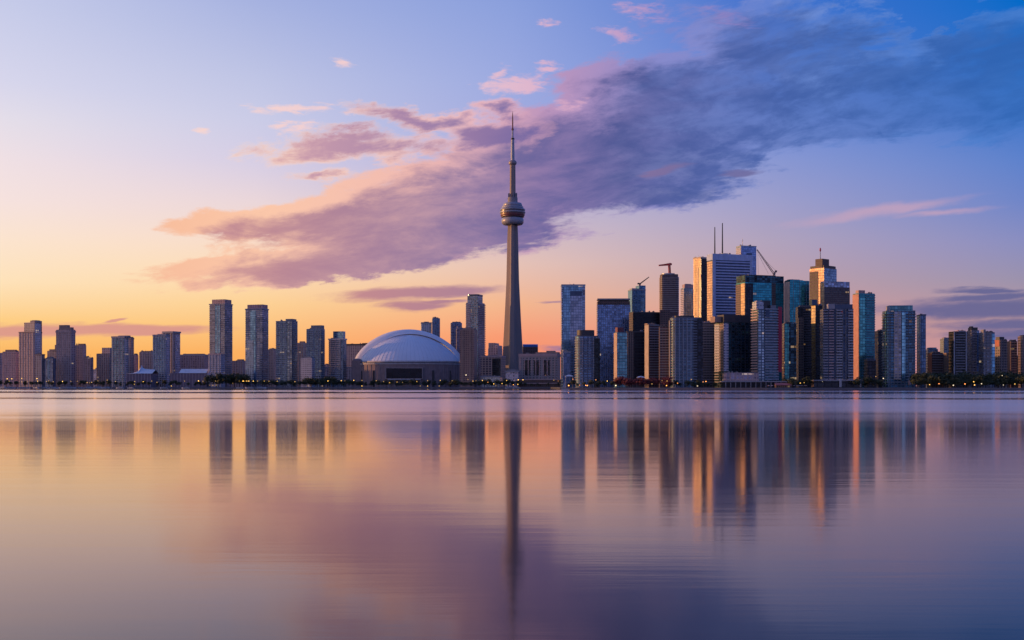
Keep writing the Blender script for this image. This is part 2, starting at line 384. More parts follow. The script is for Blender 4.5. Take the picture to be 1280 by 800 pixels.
def fac(sty, tint=None, **kw):
    _cnt[0] += 1
    st = list(STY[sty]); rr = random.Random(_cnt[0] * 13 + 5)
    j = lambda c: tuple(q * rr.uniform(.9, 1.1) for q in c)
    m, n = new_mat('facade_' + sty)
    q = n.node('ShaderNodeGroup'); q.node_tree = FG
    gl = kw.get('glass', st[0]); fm = kw.get('frame', st[1])
    n.put(q.inputs['Glass'], j(gl)); n.put(q.inputs['Frame'], j(fm)); n.put(q.inputs['Roof'], tuple(.5 * a for a in fm))
    for k, i in (('Floor', 2), ('Bay', 3), ('Slab', 4), ('Mull', 5), ('Metal', 6), ('Rough', 7), ('Var', 8), ('Lit', 9)):
        q.inputs[k].default_value = kw.get(k.lower(), st[i])
    q.inputs['Seed'].default_value = rr.uniform(0, 90)
    o = n.node('ShaderNodeOutputMaterial'); n.l.new(q.outputs[0], o.inputs[0])
    return m

# ------------------------------------------------------------------ water
m, n = new_mat('water')
t = n.node('ShaderNodeTexCoord'); wx, wy, wz = n.sep(t.outputs['Object'])
meander = n.m('SUBTRACT', n.noise(n.comb(n.m('MULTIPLY', wx, .006), n.m('MULTIPLY', wy, .0012), 0.0), 1.0, 3, .5), .5)
ydist = n.m('MULTIPLY', n.m('MAXIMUM', wy, 4.0), n.m('ADD', n.m('ADD', 1.0, n.m('MULTIPLY', wx, .00016)), n.m('ADD', n.m('MULTIPLY', meander, .22), n.m('MULTIPLY', n.m('SUBTRACT', n.noise(n.comb(n.m('MULTIPLY', wx, .045), n.m('MULTIPLY', wy, .02), 3.0), 1.0, 4, .6), .5), .16))))
rip = n.m('DIVIDE', 1000.0, ydist)         # ruffled and slick belts follow the distance from the pier
K = CAMH * F / 1000.0
def rr_(dy): return dy / K / 12.0
belt = n.ramp(n.m('DIVIDE', rip, 12.0), [(0, (.05,) * 3), (rr_(3.9), (.055,) * 3), (rr_(5.2), (.07,) * 3), (rr_(6.2), (.2,) * 3), (rr_(7.6), (.17,) * 3), (rr_(8.0), (.05,) * 3), (rr_(9.0), (.06,) * 3), (rr_(9.8), (.17,) * 3),
      (rr_(14.6), (.17,) * 3), (rr_(15.2), (.09,) * 3), (rr_(16.4), (.10,) * 3), (rr_(17.2), (.19,) * 3), (rr_(26), (.20,) * 3), (rr_(32), (.18,) * 3), (rr_(36.4), (.13,) * 3), (rr_(38), (.16,) * 3), (rr_(46), (.10,) * 3), (rr_(58), (.078,) * 3), (rr_(90), (.085,) * 3), (rr_(150), (.09,) * 3), (1, (.09,) * 3)])
bz = n.m('ADD', belt, 0.0)
streak = n.noise(n.comb(n.m('MULTIPLY', wx, .004), n.m('MULTIPLY', n.m('LOGARITHM', n.m('MAXIMUM', wy, 4.0), 2.718), 26.0), 0.0), 1.0, 5, .6)
gust = n.noise(n.v('MULTIPLY', t.outputs['Object'], (.012, .10, 0)), 1.0, 5, .6)
bz = n.m('MULTIPLY', bz, n.m('ADD', .55, n.m('ADD', n.m('MULTIPLY', streak, .45), n.m('MULTIPLY', gust, .45))))
rp = n.noise(n.v('MULTIPLY', t.outputs['Object'], (.045, .42, 0)), 1.0, 5, .62)
calm = n.rng(wy, 22, 90, .75, 1.0)
bump = n.node('ShaderNodeBump'); bump.inputs['Strength'].default_value = 1.0; bump.inputs['Distance'].default_value = .012
n.put(bump.inputs['Height'], n.m('MULTIPLY', rp, calm))
fre = n.node('ShaderNodeFresnel'); fre.inputs[0].default_value = 1.34
gls = n.node('ShaderNodeBsdfGlossy'); n.put(gls.inputs['Color'], (1.0, .87, .83)); n.put(gls.inputs['Roughness'], bz); n.l.new(bump.outputs[0], gls.inputs['Normal'])
dif = n.node('ShaderNodeBsdfDiffuse'); n.put(dif.inputs['Color'], (.012, .016, .026))
mx = n.node('ShaderNodeMixShader'); n.put(mx.inputs[0], n.m('SUBTRACT', n.m('MULTIPLY', fre.outputs[0], 1.22), .07, clamp=True))
n.l.new(dif.outputs[0], mx.inputs[1]); n.l.new(gls.outputs[0], mx.inputs[2])
wo_ = n.node('ShaderNodeOutputMaterial'); n.l.new(mx.outputs[0], wo_.inputs[0])
wm = MB(); wm.add([(-9000, -900, 0), (9000, -900, 0), (9000, 2300, 0), (-9000, 2300, 0)], [(0, 1, 2, 3)])
tag(wm.build('water', m), kind='structure')

# ------------------------------------------------------------------ land and seawall
SH = [(-9000, 2120), (-900, 2050), (Xp(688, 2040), 2040), (Xp(700, 1450), 1450), (Xp(960, 1390), 1390), (900, 1350), (9000, 1300)]
def shore(x):
    for (a, b), (c, e) in zip(SH, SH[1:]):
        if a <= x <= c: return b + (e - b) * (x - a) / (c - a)
    return SH[-1][1]
soil = plain('soil', (.055, .05, .045), .9)
wallm = plain('quay_stone', (.16, .15, .17), .8)
lm = MB(); fp = [(x, y + 3) for x, y in SH] + [(9000, 16000), (-9000, 16000)]
lm.prism(fp, -1.0, 2.0); tag(lm.build('ground', soil), kind='structure')
sm = MB()
for (a, b), (c, e) in zip(SH, SH[1:]):
    sm.prism([(a, b), (c, e), (c, e + 2.9), (a, b + 2.9)], -1.5, 2.3)
o = sm.build('quay_wall', wallm); tag(o, 'low dark stone quay wall running along the whole shoreline', 'quay wall')

# ------------------------------------------------------------------ building kit
class Bld:
    def __init__(s, name, label, cat, x0, xs, x1, yt, Y, side='L', th=None, depth=20, base=2.0, group=None):
        s.x0, s.xs, s.x1, s.Y = x0, xs, x1, Y
        k0, k1, ks = (x0 - 640) / F, (x1 - 640) / F, (xs - 640) / F
        bx, by = ks * Y, Y
        s.mid = side == 'N'
        if side == 'N':
            a = math.atan(((x0 + x1) / 2 - 640) / F); T = max(-a + R(4), R(-5)); T = max(T, -a + R(2))
            lo, hi = x0, x1
            for it in range(40):                     # nearest corner so that the side keeps the given depth
                xs = (lo + hi) / 2; c, q = math.cos(T), math.sin(T); kk = (xs - 640) / F
                den = q + k0 * c; dd = (kk * Y - k0 * Y) / den if den > 1e-4 else 1e9
                if dd > depth: hi = xs
                else: lo = xs
            bx, by = kk * Y, Y; w = (k1 * by - bx) / (c - k1 * q); dd = depth
            fl = Vector((bx, by)); e1 = Vector((c, q)); e2 = Vector((-q, c)); th = T; s.xs = xs
        else:
            T = R(17 if th is None else th); ok = False
            for it in range(60):
                if side == 'L':
                    c, q = math.cos(T), math.sin(T); w = (k1 * by - bx) / (c - k1 * q); den = q + k0 * c
                    dd = (bx - k0 * by) / den if den > 1e-3 else 1e9
                else:
                    c, q = math.cos(-T), math.sin(-T); w = (bx - k0 * by) / (c - k0 * q); den = -q - k1 * c
                    dd = (k1 * by - bx) / den if den > 1e-3 else 1e9
                if dd <= 62: break
                T += R(1)
            e1 = Vector((c, q)); e2 = Vector((-q, c))
            fl = Vector((bx, by)) if side == 'L' else Vector((bx, by)) - e1 * w
            th = T if side == 'L' else -T
        dd = max(dd, 10.0)
        s.w, s.d, s.th = w, dd, th
        ctr = fl + e1 * w / 2 + e2 * dd / 2
        s.side = side; s.base = base
        s.root = thing(name, label, cat, (ctr.x, ctr.y, base), th, group)
        s.h = s.z(yt)
        # photo columns of the front face's two ends
        s.fx0 = x0 if side == 'R' else xs; s.fx1 = xs if side == 'R' else x1
    def z(s, y): return Zp(y, s.Y) - s.base
    def u(s, x):
        if s.mid: x = s.fx0 + (x - s.x0) * (s.fx1 - s.fx0) / (s.x1 - s.x0)
        return -s.w / 2 + s.w * (x - s.fx0) / max(1e-6, s.fx1 - s.fx0)
    def poly(s, r=0, inset=0.0, n=5, x=None, y=None):
        a, b = (-s.w / 2 + inset, s.w / 2 - inset) if x is None else x
        c, e = (-s.d / 2 + inset, s.d / 2 - inset) if y is None else y
        if r <= 0: return [(a, c), (b, c), (b, e), (a, e)]
        r = min(r, (b - a) / 2.05, (e - c) / 2.05)
        pts = []
        for cx, cy, t0 in ((a + r, c + r, 180), (b - r, c + r, 270), (b - r, e - r, 0), (a + r, e - r, 90)):
            for i in range(n + 1):
                t = R(t0 + 90 * i / n); pts.append((cx + r * math.cos(t), cy + r * math.sin(t)))
        return pts
    def body(s, mat, z0=0, z1=None, r=0, name='facade'):
        s.mat = mat; s.r = r
        MB().prism(s.poly(r), z0, s.h if z1 is None else z1).build(name, mat, s.root)
        rn = random.Random(int(s.x0 * 31 + s.Y)); k = MB(); sc = s.Y / 1800.0; top = s.h if z1 is None else z1
        k.box(-s.w * .46, s.w * .48, -s.d * .44, s.d * .46, top - .1, top + .35)
        for i in range(rn.randint(5, 10)):
            a, c = rn.uniform(-.44, .38) * s.w, rn.uniform(-.42, .3) * s.d; w_, h_ = rn.uniform(.8, 3.2) * sc, rn.choice((.7, 1.0, 1.4, 2.0, 2.8)) * sc
            k.box(a, min(a + w_, s.w * .47), c, min(c + rn.uniform(1, 4), s.d * .45), top + .2, top + h_)
        a = rn.uniform(-.35, .35) * s.w; k.tube((a, 0, top + .2), (a, 0, top + rn.uniform(2, 6) * sc), .14 * sc, .08 * sc, 5)
        k.build('roof_plant', plain('plant_metal', (.20, .19, .21), .6), s.root); return s
    def mass(s, name, mat, xa, xb, ytop, ybot=None, y0=.15, y1=.85, z1=None, z0=None, r=0):
        """a block over photo columns xa..xb; y0..y1 as shares of the depth (0 = front)"""
        z0 = s.h + .0 if (ybot is None and z0 is None) else (s.z(ybot) if z0 is None else z0)
        p = s.poly(r, x=(s.u(xa), s.u(xb)), y=(-s.d / 2 + s.d * y0, -s.d / 2 + s.d * y1))
        MB().prism(p, z0, s.z(ytop) if z1 is None else z1).build(name, mat, s.root); return s
    def band(s, name, mat, ytop, ybot, proud=.5, z0=None, z1=None):
        a = s.z(ybot) if z0 is None else z0; b = s.z(ytop) if z1 is None else z1
        MB().prism(s.poly(s.r + proud if s.r else 0, -proud), a, b).build(name, mat, s.root); return s
    def panel(s, name, mat, face, a, b, ytop, ybot, proud=.4, z0=None):
        """upright panel on a face; a..b as shares of that face from its left end seen from outside"""
        zt = s.z(ytop); zb = s.z(ybot) if z0 is None else z0; mb = MB()
        if face == 'front': mb.box(-s.w / 2 + a * s.w, -s.w / 2 + b * s.w, -s.d / 2 - proud, -s.d / 2 + .3, zb, zt)
        if face == 'left': mb.box(-s.w / 2 - proud, -s.w / 2 + .3, s.d / 2 - b * s.d, s.d / 2 - a * s.d, zb, zt)
        if face == 'right': mb.box(s.w / 2 - .3, s.w / 2 + proud, -s.d / 2 + a * s.d, -s.d / 2 + b * s.d, zb, zt)
        mb.build(name, mat, s.root); return s
    def slabs(s, face, a, b, mat, ytop=None, ybot=None, step=None, out=1.6, th=None, rail=True, name='balcony_tier', wrap=0.0):
        step = step or max(3.5, 2.35 * s.Y / F); th = th or .11 * step
        zt = s.h if ytop is None else s.z(ytop); zb = 4.0 if ybot is None else s.z(ybot); mb = MB()
        z = math.ceil(zb / step) * step
        while z < zt - .5:
            for h0, h1, ex in (((0, th, out), (th, .36 * step, out)) if rail else ((0, th, out),)):
                t0 = z + h0; t1 = z + h1
                inn = .3 if h0 == 0 else -(out - .14)
                if face == 'front': mb.box(-s.w / 2 + a * s.w - wrap, -s.w / 2 + b * s.w + wrap, -s.d / 2 - ex, -s.d / 2 + inn, t0, t1)
                if face == 'left': mb.box(-s.w / 2 - ex, -s.w / 2 + inn, s.d / 2 - b * s.d, s.d / 2 - a * s.d, t0, t1)
                if face == 'right': mb.box(s.w / 2 - inn, s.w / 2 + ex, -s.d / 2 + a * s.d, -s.d / 2 + b * s.d, t0, t1)
            z += step
        mb.build(name, mat, s.root); return s
    def rings(s, mat, ytop=None, ybot=None, step=None, out=1.2, th=None, name='balcony_tier'):
        step = step or max(3.5, 2.35 * s.Y / F); th = th or .3 * step
        zt = s.h if ytop is None else s.z(ytop); zb = 4.0 if ybot is None else s.z(ybot); mb = MB()
        z = math.ceil(zb / step) * step
        while z < zt - .5:
            mb.prism(s.poly(s.r + out if s.r else 0, -out), z, z + th); z += step
        mb.build(name, mat, s.root); return s
    def fins(s, face, count, mat, ytop=None, ybot=None, wd=.6, out=.5, a=0., b=1., name='pilaster_run'):
        zt = s.h if ytop is None else s.z(ytop); zb = 0 if ybot is None else s.z(ybot); mb = MB()
        for i in range(count):
            t = a + (b - a) * (i + .5) / count
            if face == 'front': c = -s.w / 2 + t * s.w; mb.box(c - wd / 2, c + wd / 2, -s.d / 2 - out, -s.d / 2 + .3, zb, zt)
            if face == 'left': c = s.d / 2 - t * s.d; mb.box(-s.w / 2 - out, -s.w / 2 + .3, c - wd / 2, c + wd / 2, zb, zt)
            if face == 'right': c = -s.d / 2 + t * s.d; mb.box(s.w / 2 - .3, s.w / 2 + out, c - wd / 2, c + wd / 2, zb, zt)
        mb.build(name, mat, s.root); return s
    def mast(s, x, ytop, r=.6, mat=None, name='roof_mast', ybase=None, dy=.5, tip=None):
        mb = MB(); u = s.u(x); v = -s.d / 2 + dy * s.d
        mb.tube((u, v, s.h if ybase is None else s.z(ybase)), (u, v, s.z(ytop)), r, r * .6 if tip is None else tip, 8)
        mb.build(name, mat, s.root); return s

WHITE = plain('white_concrete', (.42, .42, .46), .6)
PALE = plain('pale_concrete', (.33, .32, .36), .7)
GREY = plain('grey_concrete', (.26, .25, .27), .8)
DARK = plain('dark_metal', (.045, .045, .055), .5)
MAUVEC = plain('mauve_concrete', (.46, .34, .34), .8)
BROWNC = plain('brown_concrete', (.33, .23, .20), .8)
RED = plain('red_cladding', (.42, .03, .07), .5)
REDP = plain('red_paint', (.45, .06, .05), .5)
NAVY = plain('navy_glass_metal', (.05, .08, .14), .25, .7)
STEEL = plain('steel', (.30, .32, .36), .4, .6)
TEALP = plain('teal_panel', (.05, .20, .24), .3, .6)

# ------------------------------------------------------------------ buildings, from the left edge of the photo to the right
AP, OF = 'apartment tower', 'office tower'
MV, MV2 = (lambda: fac('mauve')), (lambda: fac('mauve2'))
# --- far left cluster
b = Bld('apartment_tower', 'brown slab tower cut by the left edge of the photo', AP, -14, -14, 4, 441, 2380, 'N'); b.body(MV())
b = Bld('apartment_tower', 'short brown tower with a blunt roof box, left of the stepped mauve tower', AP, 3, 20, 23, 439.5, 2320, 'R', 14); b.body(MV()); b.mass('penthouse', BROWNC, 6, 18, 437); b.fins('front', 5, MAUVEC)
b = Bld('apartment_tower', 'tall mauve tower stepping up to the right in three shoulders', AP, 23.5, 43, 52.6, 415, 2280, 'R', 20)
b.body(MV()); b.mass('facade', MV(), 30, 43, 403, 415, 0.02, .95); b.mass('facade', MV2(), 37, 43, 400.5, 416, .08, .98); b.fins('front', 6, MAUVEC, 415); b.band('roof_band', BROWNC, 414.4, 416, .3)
b.panel('corner_bay', fac('pale'), 'right', .05, .8, 404, 443, 1.0); b.mass('penthouse', BROWNC, 38, 42.5, 400, 401, .2, .8)  # right bay is a paler facade standing in for light on that side
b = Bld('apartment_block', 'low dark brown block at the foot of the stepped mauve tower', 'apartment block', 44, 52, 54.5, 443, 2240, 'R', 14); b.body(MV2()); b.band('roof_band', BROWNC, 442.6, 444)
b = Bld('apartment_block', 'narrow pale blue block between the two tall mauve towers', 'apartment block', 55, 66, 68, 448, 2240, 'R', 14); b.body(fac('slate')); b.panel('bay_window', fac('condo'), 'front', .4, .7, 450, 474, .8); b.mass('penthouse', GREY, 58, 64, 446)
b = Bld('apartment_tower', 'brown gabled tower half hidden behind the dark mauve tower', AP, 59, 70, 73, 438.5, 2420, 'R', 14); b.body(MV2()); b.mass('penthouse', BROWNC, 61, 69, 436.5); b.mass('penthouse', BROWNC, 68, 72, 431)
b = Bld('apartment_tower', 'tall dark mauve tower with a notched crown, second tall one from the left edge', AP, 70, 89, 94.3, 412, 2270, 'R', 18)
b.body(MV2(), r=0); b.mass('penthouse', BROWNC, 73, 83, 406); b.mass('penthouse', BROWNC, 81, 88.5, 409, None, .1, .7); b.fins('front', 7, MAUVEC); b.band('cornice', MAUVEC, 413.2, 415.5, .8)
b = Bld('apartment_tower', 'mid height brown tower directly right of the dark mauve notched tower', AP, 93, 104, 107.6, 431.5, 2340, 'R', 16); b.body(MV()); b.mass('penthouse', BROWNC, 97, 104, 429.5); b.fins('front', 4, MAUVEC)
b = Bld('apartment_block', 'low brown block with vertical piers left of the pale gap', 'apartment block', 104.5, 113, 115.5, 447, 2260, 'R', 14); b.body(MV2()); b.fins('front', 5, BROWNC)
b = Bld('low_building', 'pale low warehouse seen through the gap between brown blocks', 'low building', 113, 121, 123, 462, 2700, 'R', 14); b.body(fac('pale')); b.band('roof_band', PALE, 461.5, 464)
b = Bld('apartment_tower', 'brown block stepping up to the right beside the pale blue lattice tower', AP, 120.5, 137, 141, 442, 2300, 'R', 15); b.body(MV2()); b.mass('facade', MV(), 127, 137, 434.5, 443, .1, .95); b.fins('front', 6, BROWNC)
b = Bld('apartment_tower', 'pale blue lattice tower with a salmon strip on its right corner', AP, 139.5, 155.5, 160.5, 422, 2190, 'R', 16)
b.body(fac('condo', bay=3.6)); b.slabs('front', .0, 1, WHITE, rail=False, out=.9); b.fins('front', 4, WHITE, out=1.0); b.band('cornice', PALE, 420.2, 422.2, .7); b.mass('penthouse', GREY, 147, 159, 419.3); b.panel('corner_bay', fac('pale'), 'right', .05, .6, 423, 478, .8)  # pale right bay paints in the pinkish light on that corner
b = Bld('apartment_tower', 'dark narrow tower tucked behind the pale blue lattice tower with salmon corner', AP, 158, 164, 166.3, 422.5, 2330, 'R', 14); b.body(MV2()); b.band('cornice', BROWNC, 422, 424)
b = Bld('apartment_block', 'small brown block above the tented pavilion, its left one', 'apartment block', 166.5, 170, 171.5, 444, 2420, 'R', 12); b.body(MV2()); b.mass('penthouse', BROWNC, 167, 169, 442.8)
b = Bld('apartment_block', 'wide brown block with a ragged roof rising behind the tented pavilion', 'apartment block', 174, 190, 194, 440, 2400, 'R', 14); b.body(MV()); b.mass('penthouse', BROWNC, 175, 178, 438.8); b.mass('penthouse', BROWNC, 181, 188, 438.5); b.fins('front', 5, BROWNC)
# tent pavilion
Yt = 2120
r = thing('pavilion', 'low pavilion with a white tent roof pulled up into a sharp peak', 'pavilion', (Xp(176, Yt), Yt + 22, 2.0))
zr = Zp(467, Yt) - 2; xa, xb = Xp(156, Yt) - Xp(176, Yt), Xp(190, Yt) - Xp(176, Yt)
MB().box(xa + 2, xb - 2, -20, 20, 0, zr).build('wall', plain('mauve_wall', (.25, .18, .21), .8), r)
k = MB(); pk = Xp(172.5, Yt) - Xp(176, Yt); z1, z2 = Zp(456, Yt) - 2, Zp(461.5, Yt) - 2
prof = [(xa, zr + .3), (xa + 10, zr + 1.5), (pk - 6, zr + 5), (pk - 1.5, z1 - 4), (pk, z1), (pk + 1.5, z1 - 5), (pk + 6, z2 + .8), (xb - 8, z2), (xb, z2 - .6)]
vs = []; fs = []
for i, (x, z) in enumerate(prof):
    vs += [(x, -21, zr + .2), (x, -9, zr + (z - zr) * .6), (x, 0, z), (x, 20, zr + .2)]
    if i: fs += [((i - 1) * 4 + q, i * 4 + q, i * 4 + q + 1, (i - 1) * 4 + q + 1) for q in range(3)]
k.add(vs, fs); k.build('tent_roof', plain('tent_fabric', (.72, .70, .74), .6), r)
k = MB()
for i in range(9): x = xa + 3 + (xb - xa - 6) * i / 8; k.box(x - .5, x + .5, -20.7, -19.8, 0, zr)
k.build('colonnade', MAUVEC, r)
b = Bld('apartment_tower', 'pale blue lattice tower standing in front of the salmon sided brown tower', AP, 191, 207.5, 212.5, 418.5, 2180, 'R', 16)
b.body(fac('condo', bay=3.6)); b.slabs('front', 0, 1, WHITE, rail=False, out=.9); b.fins('front', 5, WHITE, out=1.0); b.band('cornice', PALE, 418, 420, .5); b.panel('corner_bay', fac('pale'), 'right', .1, .7, 421, 478, .8); b.mass('penthouse', GREY, 196, 206, 417.2)  # right corner made lighter in colour for the pink light there
b = Bld('apartment_tower', 'brown tower with a flat overhanging roof slab and salmon right side', AP, 203.5, 216, 225.3, 416, 2300, 'R', 22); b.body(MV2()); b.band('roof_slab', PALE, 414, 416, 1.2); b.panel('corner_bay', fac('pale'), 'right', .3, .95, 418, 470, .8); b.fins('front', 4, DARK)  # lighter facade on the right side holds its pinkish light as colour
b = Bld('long_building', 'long dark brown slab with a pale roof line left of the tallest left tower', 'apartment block', 224.5, 256, 261.5, 444, 2420, 'R', 12); b.body(MV2()); b.band('roof_band', PALE, 443, 444.8, .6); b.mass('penthouse', BROWNC, 228, 252, 442); b.fins('front', 9, BROWNC)
Yt = 2120
r = thing('terminal', 'long low hall with a sloping white roof and gable on its right', 'hall', (Xp(240, Yt), Yt + 16, 2.0))
xa, xb = Xp(212, Yt) - Xp(240, Yt), Xp(258, Yt) - Xp(240, Yt); zw, zt = Zp(466.5, Yt) - 2, Zp(461, Yt) - 2
MB().box(xa, xb, -15, 15, 0, zw).build('wall', plain('mauve_wall', (.25, .18, .21), .8), r)
xc = Xp(223.5, Yt) - Xp(240, Yt)
k = MB(); k.add([(xc, -16, zw + .2), (xb, -16, zw + .2), (xb, 0, zt), (xc, 0, zt), (xb, 16, zw + .2), (xc, 16, zw + .2)], [(0, 1, 2, 3), (3, 2, 4, 5)]); k.build('sloped_roof', plain('sheet_roof', (.66, .64, .68), .5), r)
k = MB(); k.add([(xb, -16, zw - 4), (xb + 8, -16, zw - 4), (xb + 8, 16, zw - 4), (xb, 16, zw - 4), (xb, 0, zt + 3), (xb + 8, 0, zt + 6)], [(0, 1, 5, 4), (3, 2, 5, 4), (0, 4, 3), (1, 2, 5)]); k.build('gable', MAUVEC, r)
k = MB()
for i in range(12): x = xa + (xb - xa) * (i + .5) / 12; k.box(x - .4, x + .4, -15.5, -14.8, 0, zw - .3)
k.build('pilaster_run', MAUVEC, r)
# --- condo towers left of the dome
b = Bld('apartment_tower', 'tallest left tower, slate glass with a flat dark crown box', AP, 262, 281, 290.5, 380, 2200, 'R', 20)
b.body(fac('slate')); b.mass('penthouse', fac('mauve2'), 264.6, 280.5, 374, None, .04, .93); b.panel('glass_bay', fac('blue'), 'front', .38, .72, 382, 476, 1.2); b.slabs('front', 0, .34, PALE, out=1.3); b.slabs('front', .76, 1, PALE, out=1.3); b.slabs('right', .0, .95, PALE, out=1.2); b.fins('front', 3, WHITE, a=.3, b=.8, out=1.5); b.band('cornice', PALE, 379.3, 380.6, 1.0)
b = Bld('apartment_tower', 'shorter white gridded tower at the foot of the tallest left tower', AP, 260.5, 276, 281, 443, 2120, 'R', 16); b.body(fac('pale')); b.slabs('front', 0, 1, WHITE, out=1.0, rail=False); b.fins('front', 4, WHITE, out=1.2); b.band('cornice', MAUVEC, 442, 443.8, .6)
b = Bld('apartment_block', 'small brown block between the two tallest left towers', 'apartment block', 290, 304, 308, 451, 2400, 'R', 14); b.body(MV2()); b.mass('penthouse', BROWNC, 296, 302, 449); b.fins('front', 4, BROWNC)
b = Bld('apartment_tower', 'second tallest left tower, slate glass with chamfered dark crown', AP, 307, 328, 335.4, 386, 2200, 'R', 19)
b.body(fac('slate')); b.mass('penthouse', fac('mauve2'), 309, 328, 380.5, None, .03, .9); b.panel('glass_bay', fac('blue'), 'front', .3, .62, 388, 476, 1.2); b.slabs('front', .0, .28, PALE, out=1.3); b.slabs('front', .66, 1, PALE, out=1.3); b.slabs('right', .05, .95, PALE, out=1.2); b.panel('lower_bay', fac('pale'), 'front', .02, .5, 425, 477, 2.0); b.band('cornice', PALE, 385.4, 386.6, 1.0)
b = Bld('apartment_tower', 'dark brown slab behind, left of the chest high condo with twin crown', AP, 334, 342, 346, 437, 2480, 'R', 14); b.body(MV2()); b.mass('penthouse', BROWNC, 338, 342, 435.5); b.fins('front', 3, BROWNC)
b = Bld('apartment_tower', 'mid blue condo with a raised right crown, third of the left condo row', AP, 345, 365, 372, 401, 2190, 'R', 19)
b.body(fac('condo2')); b.mass('penthouse', GREY, 357, 365, 398.5, None, .0, .8); b.slabs('front', 0, .72, WHITE, out=1.3); b.panel('glass_bay', fac('slate'), 'front', .74, 1, 402, 476, .8); b.slabs('right', .1, .9, PALE, out=1.2); b.fins('front', 4, PALE, out=1.5)
b = Bld('apartment_tower', 'dark brown tower in the gap between third and fourth left condos', AP, 372, 380, 383, 428.5, 2460, 'R', 14); b.body(MV2()); b.mass('penthouse', BROWNC, 374, 379, 426.5); b.fins('front', 3, BROWNC)
b = Bld('apartment_tower', 'mid blue condo with a square roof box, fourth of the left condo row', AP, 383, 401.5, 406, 411, 2200, 'R', 18)
b.body(fac('condo2')); b.mass('penthouse', GREY, 388.5, 401.5, 406.5, None, .05, .85); b.slabs('front', .02, .5, WHITE, out=1.3); b.slabs('front', .56, 1, PALE, out=1.2); b.slabs('right', .1, .9, PALE, out=1.1); b.fins('front', 3, WHITE, out=1.5)
b = Bld('apartment_block', 'low white slatted condo stepping out before the fourth left condo', 'apartment block', 376, 390, 393.5, 447.5, 2120, 'R', 16); b.body(fac('pale')); b.slabs('front', 0, 1, WHITE, out=1.2); b.slabs('right', 0, 1, PALE, out=1.0); b.mass('penthouse', GREY, 380, 388, 445.8)
b = Bld('apartment_block', 'low brown block in the orange gap left of the dome condo', 'apartment block', 405, 410, 413, 456, 2500, 'R', 14); b.body(MV2()); b.mass('penthouse', BROWNC, 406, 408, 454.5)
b = Bld('apartment_tower', 'blue condo with a violet glass roof box beside the white dome', AP, 411, 429, 433, 423.5, 2225, 'R', 17)
b.body(fac('condo2')); b.mass('penthouse', fac('blue'), 416, 428.5, 414, None, .1, .8); b.slabs('front', .0, .8, WHITE, out=1.4); b.slabs('right', .1, .9, PALE, out=1.1); b.band('cornice', WHITE, 423, 424.6, 1.2); b.fins('front', 3, PALE, out=1.5)
b = Bld('apartment_block', 'dark flat roofed slab peeking out behind the left rim of the dome', 'apartment block', 432.5, 470, 474, 430.5, 2520, 'R', 14); b.body(MV2()); b.band('roof_band', DARK, 429.5, 431.5); b.mass('penthouse', DARK, 452, 458, 428.6)
# --- stadium with the white dome
Yd = 2190
dome = thing('stadium', 'white domed stadium with a seamed roof and brown concrete walls', 'stadium', (Xp(505.5, Yd), Yd + 75, 2.0))
def dX(x): return Xp(x, Yd) - Xp(505.5, Yd)
def dZ(y): return Zp(y, Yd) - 2
conc = plain('stadium_concrete', (.27, .20, .20), .75)
DW, zw = dX(574.4), dZ(453.5)
def ell(a, bq, n=40, t0=180, t1=360, cy=0):
    return [(a * math.cos(R(t0 + (t1 - t0) * i / n)), cy + bq * math.sin(R(t0 + (t1 - t0) * i / n))) for i in range(n + 1)]
front = ell(DW, 75, 48)
k = MB(); k.prism(front + [(DW, 75), (-DW, 75)], 0, zw); k.build('wall', conc, dome)
# roof: front quarter dome
def shell(ax, by, zb, ha, y0, seam, nm, mat, na=84, nb=14, e=2.0):
    vs = []; fs = []
    for j in range(nb + 1):
        p = (math.pi / 2) * j / nb
        for i in range(na + 1):
            t = math.pi + math.pi * i / na; q = 1.0 + (seam if i % 4 == 0 else 0)
            vs.append((ax * math.cos(p) * math.cos(t) * q, y0 + by * math.cos(p) * math.sin(t) * q, zb + ha * math.sin(p) ** (1 if e == 2 else e) * q))
    for j in range(nb):
        for i in range(na):
            a = j * (na + 1) + i; fs.append((a, a + 1, a + na + 2, a + na + 1))
    k = MB(); k.add(vs, fs); return k.build(nm, mat, dome, smooth=True)
roofm = plain('dome_membrane', (.74, .78, .86), .42, 0, .06, .02)
zb = dZ(451)
inner = shell(dX(570), 70, zb, dZ(416.5) - zb, -2, .0, 'roof_shell', roofm, e=1.6)
inner.location.x = dX(509) * .6
# standing seams of the front shell
k = MB(); ia, ib, ih = dX(570), 70, dZ(416.5) - zb
for i in range(1, 36):
    t = math.pi + math.pi * i / 36
    last = None
    for j in range(0, 13):
        p = (math.pi / 2) * j / 13
        q = (ia * math.cos(p) * math.cos(t), -2.25 + ib * math.cos(p) * math.sin(t), zb + ih * math.sin(p) ** 1.6 + .12)
        if last: k.tube(last, q, .19, .19, 4)
        last = q
o = k.build('roof_seam', plain('seam_metal', (.50, .53, .61), .6), inner)
